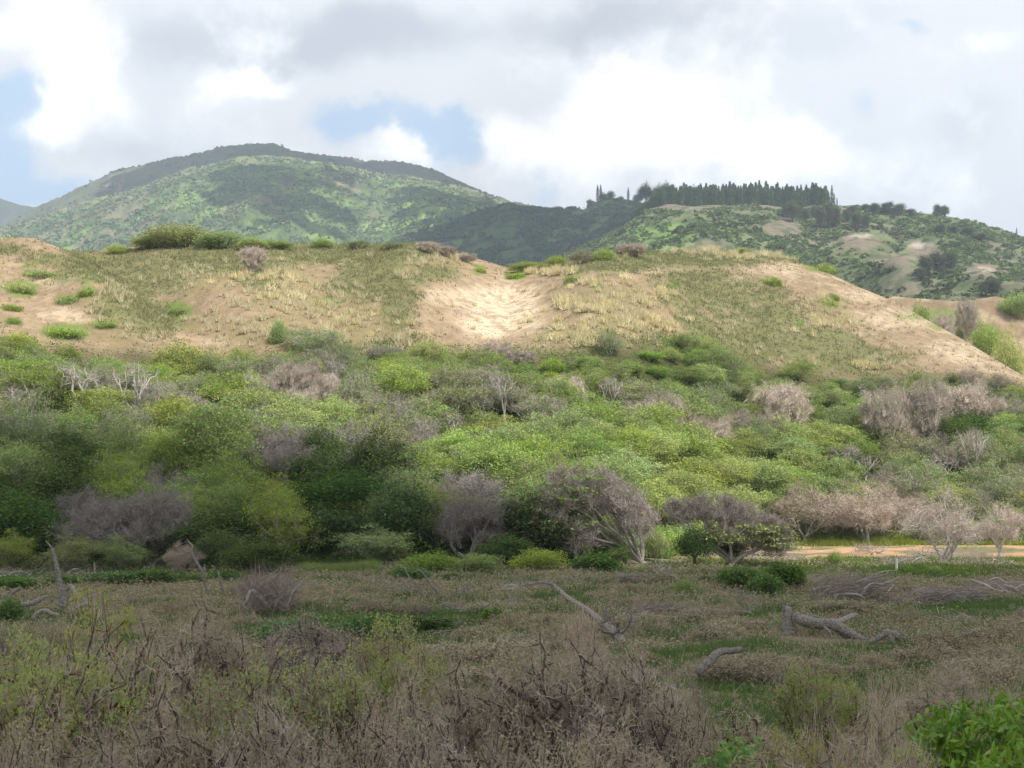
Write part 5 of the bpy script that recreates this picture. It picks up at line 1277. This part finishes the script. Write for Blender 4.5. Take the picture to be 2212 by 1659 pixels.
# ironwoods and dark trees scattered on the right hill
IRON = [plant_proto(720 + i, [(0, 0, 6, 2.6, 2.6, 5), (1, .6, 9, 1.8, 1.8, 3), (-1, -.5, 7, 2, 2, 4)], 220, bark=B_DARK, leaf=L_IRON, nleaf=14, lsize=.5, asp=.16, spread=.6, flat=1.3, up=0, trunk=.2, rtip=.03, pipe=.45) for i in range(3)]
IR = [(1712, 480, 48, 30), (1725, 470, 40, 26), (1700, 470, 34, 24), (1772, 500, 60, 30), (1790, 495, 60, 34), (1805, 490, 44, 28), (1850, 500, 46, 28), (1870, 495, 36, 28), (1840, 462, 20, 24), (1890, 462, 26, 30), (1915, 464, 30, 34), (1940, 466, 28, 34), (1965, 470, 22, 28), (1870, 455, 16, 20),
      (2025, 468, 28, 24), (2040, 468, 26, 24), (2000, 600, 52, 34), (2025, 596, 56, 38), (2050, 590, 50, 34), (1990, 610, 34, 26), (2130, 640, 38, 34), (2150, 636, 36, 30), (1740, 478, 30, 22), (2060, 505, 20, 30), (2090, 510, 22, 30), (2030, 505, 22, 30), (2120, 520, 20, 30), (1760, 470, 30, 22), (1830, 480, 30, 24)]
Ygr = np.linspace(560, 1208, 300)
def hillY(u, vb):
    z = hill_h(np.full(300, float(u)), Ygr); v = HV - F * (z - CZ) / Ygr
    ok = np.where(v <= vb)[0]; return float(Ygr[ok[0]]) if len(ok) else 1205.
for i, (u, vb, hp, wp_) in enumerate(IR):
    Y = hillY(u, vb); h = hp / F * Y; w_ = wp_ / F * Y
    z = float(hill_h(np.array([u * 1.]), np.array([Y]))[0])
    place(IRON[i % 3], 'ironwood_tree', (wx(u, Y), Y, z - 1), (w_ / 6.5, w_ / 6.5, h / 12), rk.uniform(0, 6), 'feathery dark ironwood tree in a clump on the right hill', 'tree', 'ironwoods on the right hill')
# scrub covering the hills
def scrub(name, n, us, Yr, hf, size, mat, seed, keep=None, per=20, hgt=.75):
    r = np.random.default_rng(seed); g = Geo()
    u = r.uniform(*us, n * 3); Y = Yr[0] + (Yr[1] - Yr[0]) * r.random(n * 3)
    z = hf(u, Y); X_ = (u - CU) / F * Y
    m = (fbm(X_ / 45, Y / 45, 3, seed) > r.uniform(.28, .55, n * 3))
    vv = HV - F * (z - CZ) / Y
    if keep is not None: m &= keep(u, vv, r)
    u, Y, z, X_ = u[m][:n], Y[m][:n], z[m][:n], X_[m][:n]; k_ = len(u)
    s = size * r.uniform(.5, 1.4, k_)
    a = r.normal(size=(k_, per, 3)); a /= np.linalg.norm(a, axis=2, keepdims=True); a[:, :, 2] = np.abs(a[:, :, 2]) * hgt
    C = np.stack([X_, Y, z], 1)[:, None] + a * s[:, None, None] * r.uniform(.7, 1, (k_, per, 1))
    leaves(g, C.reshape(-1, 3), np.repeat(s, per) * .42 * r.uniform(.6, 1.3, k_ * per), .7, .4, r)
    return tag(link(name, g.mesh(name, mat)), kind='stuff')
def notbare(u, v, r): return patches(u, v, BARE, .5) < r.uniform(.1, .6, len(u))
S_DARK = leafmat('hill_scrub_dark', (.12, .165, .075), (.085, .125, .055), (.16, .17, .09), .25)
S_MID = leafmat('hill_scrub_mid', (.22, .285, .115), (.15, .21, .085), (.26, .25, .15), .3)
scrub('hill_scrub', 8000, (1050, 2400), (560, 1205), hill_h, 2.3, S_MID, 90, notbare, 18)
scrub('hill_scrub', 2000, (1050, 2400), (560, 1150), hill_h, 2.8, S_DARK, 91, notbare, 18)
scrub('valley_scrub', 5200, (750, 1560), (1280, 1890), mid_h, 4.2, S_DARK, 92, None, 12)
scrub('mountain_scrub', 2000, (-150, 1250), (1650, 3190), mtn_h, 5.2, S_DARK, 93, None, 9, .55)
scrub('mountain_scrub', 8000, (-150, 1250), (1650, 2590), mtn_h, 5.2, S_MID, 94, None, 9, .5)
# ------------------------------------------------------------------ ground cover nobody could count
rs = np.random.default_rng(808)
def field_points(n, Y0, Y1, power=1.0, ulim=(-120, 2330)):
    Y = Y0 + (Y1 - Y0) * rs.random(n) ** power; u = rs.uniform(*ulim, n); X_ = (u - CU) / F * Y
    return u, Y, X_
GP = [(230, 1252, 260, 14), (60, 1258, 120, 16), (740, 1234, 90, 12), (1790, 1292, 150, 8), (2120, 1312, 130, 16), (1560, 1415, 200, 18), (760, 1360, 240, 34), (700, 1350, 130, 34), (1380, 1240, 80, 8), (2000, 1240, 240, 8), (1560, 1570, 160, 40), (1830, 1400, 120, 10),
      (120, 1345, 130, 20), (1700, 1240, 90, 10), (560, 1440, 160, 50), (300, 1430, 120, 60), (620, 1400, 200, 50), (1000, 1330, 120, 16), (1480, 1500, 200, 40), (1750, 1480, 160, 40), (1250, 1300, 100, 10), (1950, 1440, 100, 14), (1640, 1330, 60, 10)]
def greenness(u, Y, X_):
    v = HV + F * CZ / Y
    return patches(u, v, GP, .5, fbm(X_ / 2, Y / 2, 3, 61))
CLEAR = [(wx(a[0], a[2]), a[2] - .8, wx(b[0], b[2]), b[2] - .8) for a, b in zip(tr[:-1], tr[1:])] + [(wx(1700, 45.6), 45.6, wx(1870, 45), 44.8), (wx(1875, 44), 44, wx(1970, 44), 44), (wx(1508, 38.4), 38.4, wx(1580, 39.4), 39.4), (wx(80, 54), 54, wx(180, 56), 56)]
def cover(name, n, Y0, Y1, mat, maskf, hgt, wid, blades, seed, power=1.0, leafy=False, spread=.10, top=96):
    r = np.random.default_rng(seed)
    u, Y, X_ = field_points(n, Y0, Y1, power)
    keep = np.ones(n, bool)
    for (x0, y0, x1, y1) in CLEAR:
        dx, dy = x1 - x0, y1 - y0; t = np.clip(((X_ - x0) * dx + (Y - y0) * dy) / (dx * dx + dy * dy), 0, 1)
        keep &= np.hypot(X_ - x0 - t * dx, (Y - y0 - t * dy) * .6) > .34
    ok = keep & (Y < ls(u, [(-400, 93), (1400, 98), (1600, 106), (2400, 108)])) & (maskf(u, Y, X_) > r.random(n))
    u, Y, X_ = u[ok], Y[ok], X_[ok]; k_ = len(u)
    z = H(X_, Y)
    hh = hgt * (.45 + 1.1 * fbm(X_ / 1.3, Y / 1.3, 3, seed)) * r.uniform(.7, 1.3, k_)
    P = np.repeat(np.stack([X_, Y, z], 1), blades, 0); m = len(P); hr = np.repeat(hh, blades); sc = np.repeat(np.clip(Y / 45, .55, 1.8), blades)
    P = P + r.normal(size=(m, 3)) * np.array([spread, spread, 0]) * sc[:, None]
    g = Geo()
    if leafy:
        P[:, 2] += hr * r.random(m)
        leaves(g, P, wid * sc * r.uniform(.6, 1.3, m), .45, .15, r)
    else:
        d = r.normal(size=(m, 3)) * .45; d[:, 2] = 1
        spikes(g, P, d, hr * r.uniform(.6, 1.2, m), wid * sc * r.uniform(.6, 1.3, m), r)
    return tag(link(name, g.mesh(name, mat)), kind='stuff')
brown = lambda u, Y, X_: 1 - .92 * greenness(u, Y, X_) - .35 * sstep(.5, .6, fbm(X_ / 18, Y / 18, 3, 23))
cover('dry_ground_cover', 46000, 20, 96, L_BROWN, brown, .42, .042, 9, 1, .85, True, .16)
cover('dry_grass', 24000, 19, 96, T_TAN, lambda u, Y, X_: brown(u, Y, X_) * .8 * sstep(22, 40, Y), .36, .022, 6, 2, .85)
cover('field_grass', 42000, 18, 108, L_FGREEN, lambda u, Y, X_: np.clip(.44 + greenness(u, Y, X_) + .35 * sstep(.47, .58, fbm(X_ / 18, Y / 18, 3, 23)), 0, 1), .30, .034, 8, 3, .85)
cover('green_ground_cover', 8000, 20, 96, L_VINE, lambda u, Y, X_: greenness(u, Y, X_) * .8, .25, .06, 8, 4, .85, True, .2)
# bright grass along the track on the right
def strip(name, n, ur, vr, mat, hgt, wid, seed):
    r = np.random.default_rng(seed); u = r.uniform(*ur, n); v = r.uniform(*vr, n)
    Y = CZ * F / (v - HV); X_ = (u - CU) / F * Y; z = H(X_, Y)
    P = np.repeat(np.stack([X_, Y, z], 1), 8, 0); P[:, :2] += r.normal(size=(len(P), 2)) * .15
    d = r.normal(size=P.shape) * .4; d[:, 2] = 1
    g = Geo(); spikes(g, P, d, hgt * r.uniform(.5, 1.2, len(P)), wid, r)
    return tag(link(name, g.mesh(name, mat)), kind='stuff')
L_BGRASS = leafmat('bright_grass', (.21, .27, .06), (.15, .20, .05), (.30, .27, .11), .35)
strip('track_grass', 5200, (1500, 2330), (1158, 1182), L_BGRASS, .6, .07, 21)
strip('track_grass', 4200, (1480, 2330), (1208, 1246), L_BGRASS, .32, .05, 22)
strip('edge_grass', 2600, (655, 815), (1222, 1246), L_BGRASS, .7, .05, 23)

# undergrowth between the trees, leaf colour kept dark to deepen the shaded gaps
def undergrowth(n, seed):
    r = np.random.default_rng(seed); u = r.uniform(-140, 2350, n); Y = r.uniform(90, 196, n)
    ok = (Y > near_edge(u) - 3) & (Y < far_edge(u) + 6); u, Y = u[ok], Y[ok]; X_ = (u - CU) / F * Y; z = H(X_, Y)
    hh = 2.4 * fbm(X_ / 3, Y / 3, 3, 9)
    P = np.repeat(np.stack([X_, Y, z], 1), 7, 0); P += r.normal(size=P.shape) * np.array([.4, .4, 0]); P[:, 2] += np.repeat(hh, 7) * r.random(len(P))
    g = Geo(); leaves(g, P, .13 * r.uniform(.6, 1.3, len(P)), .45, .3, r)
    return tag(link('undergrowth', g.mesh('undergrowth', L_DARK)), kind='stuff')
undergrowth(26000, 31)

# dune: straw grass, olive creepers, drift litter
def dune_points(n, Y1=262):
    u = rs.uniform(-140, 2350, n); Y = 146 + (Y1 - 146) * rs.random(n)
    X_ = (u - CU) / F * Y; z = H(X_, Y); v = HV - F * (z - CZ) / Y
    yc = ls(u, [(-400, 205), (0, 208), (300, 222), (1300, 228), (1600, 258), (1800, 246), (2000, 228), (2190, 206), (2300, 204), (2800, 204)])
    ok = (duneness(u, Y) > .5) & (Y < yc + 4)
    return u[ok], v[ok], X_[ok], Y[ok], z[ok]
g = Geo(); r = np.random.default_rng(41)
u, v, X_, Y, z = dune_points(26000)
m = patches(u, v, STRAW, .45, fbm(X_ / 3, Y / 3, 3, 42)) * .50 * (1 - .85 * patches(u, v, BRIGHT[:3], .4)) + .012 > r.random(len(u))
m &= vnoise(X_ / 1.1, Y / 1.1, 47) > .42
P = np.stack([X_, Y, z], 1)[m]; nb = 22
hb_ = r.uniform(.7, 1.35, len(P)); Pr = np.repeat(P, nb, 0) + r.normal(size=(len(P) * nb, 3)) * np.array([.17, .17, 0])
d = r.normal(size=Pr.shape) * .42; d[:, 2] = 1
spikes(g, Pr, d, np.repeat(hb_, nb) * r.uniform(.6, 1.1, len(Pr)), .10, r)
tag(link('straw_grass', g.mesh('straw_grass', L_STRAW)), kind='stuff')
g = Geo(); u, v, X_, Y, z = dune_points(90000)
m = patches(u, v, OLIVE, .45, fbm(X_ / 4, Y / 4, 3, 43)) * .8 + .03 * (1 - patches(u, v, BRIGHT[:3], .4)) > r.random(len(u))
P = np.repeat(np.stack([X_, Y, z], 1)[m], 4, 0); P += r.normal(size=P.shape) * np.array([.22, .22, 0])
d = r.normal(size=P.shape) * .5; d[:, 2] = 1
spikes(g, P, d, r.uniform(.18, .5, len(P)) * np.repeat(.5 + 1.2 * fbm(X_[m] / 2.2, Y[m] / 2.2, 3, 44), 4), .13, r)
tag(link('olive_creeper', g.mesh('olive_creeper', L_OLIVE)), kind='stuff')
g = Geo(); u, v, X_, Y, z = dune_points(60000)
m = (.16 + .25 * patches(u, v, BRIGHT, .5) > r.random(len(u))) & (patches(u, v, OLIVE, .35) < .5)
P = np.stack([X_, Y, z + .02], 1)[m]
d = r.normal(size=P.shape); d[:, 2] = np.abs(d[:, 2]) * .5
spikes(g, P, d, r.uniform(.12, .4, len(P)), .12, r)
tag(link('sand_litter', g.mesh('sand_litter', T_TAN)), kind='stuff')
# ------------------------------------------------------------------ labels of the wood: each tree by its look and by what stands next to it
used = set(t[4] for t in THINGS if t[4])
LM = LANDMARKS + [(1085, 690, 'the bright sand hollow'), (320, 690, 'the green gully'), (90, 700, 'the sandy left spur'), (2000, 760, 'the bare sandy slope'), (720, 700, 'the straw grass slope'), (1880, 1185, 'the sandy track'), (720, 1235, 'the bright field edge grass')]
def where(du, dv):
    if abs(du) > 1.3 * abs(dv): return 'left of' if du < 0 else 'right of'
    return 'uphill of' if dv < 0 else 'downhill of'
pend = [t for t in THINGS if not t[4]]
SZ = [('small ', lambda t, m: t[6] < m * .88), ('large ', lambda t, m: t[6] > m * 1.12), ('', lambda t, m: True)]
med = float(np.median([t[6] for t in pend])) if pend else 1
for t in pend:
    desc = KIND[t[3]][3]
    near = sorted(LM, key=lambda l: (l[0] - t[1]) ** 2 + (l[1] - t[2]) ** 2 * 2.2)
    done = None
    for i in range(3):
        l = near[i]; du, dv = t[1] - l[0], (t[2] - l[1]) * 1.4
        dist = math.hypot(du, dv)
        pre = 'just ' if dist < 75 else ('well ' if dist > 170 else '')
        for s_, okf in SZ[:2] + SZ[2:]:
            if not okf(t, med): continue
            lab = s_ + desc + ' ' + pre + where(du, dv) + ' ' + l[2]
            if len(lab.split()) > 16: lab = s_ + desc + ' ' + where(du, dv) + ' ' + l[2]
            if len(lab.split()) > 16: continue
            if lab not in used: done = lab; break
        if done: break
    if not done:
        for i in range(3):
            for j in range(i + 1, 5):
                lab = desc + ' between ' + near[i][2] + ' and ' + near[j][2]
                if len(lab.split()) <= 16 and lab not in used: done = lab; break
            if done: break
    if not done:
        l = near[0]; done = desc + ' near ' + l[2]
        t[0]['group'] = desc + 's near ' + l[2]
    used.add(done); t[0]['label'] = done
for t in THINGS:
    if t[3] in 'LACHDTEBF' and 'group' not in t[0]: t[0]['group'] = 'trees and bushes of the slope'
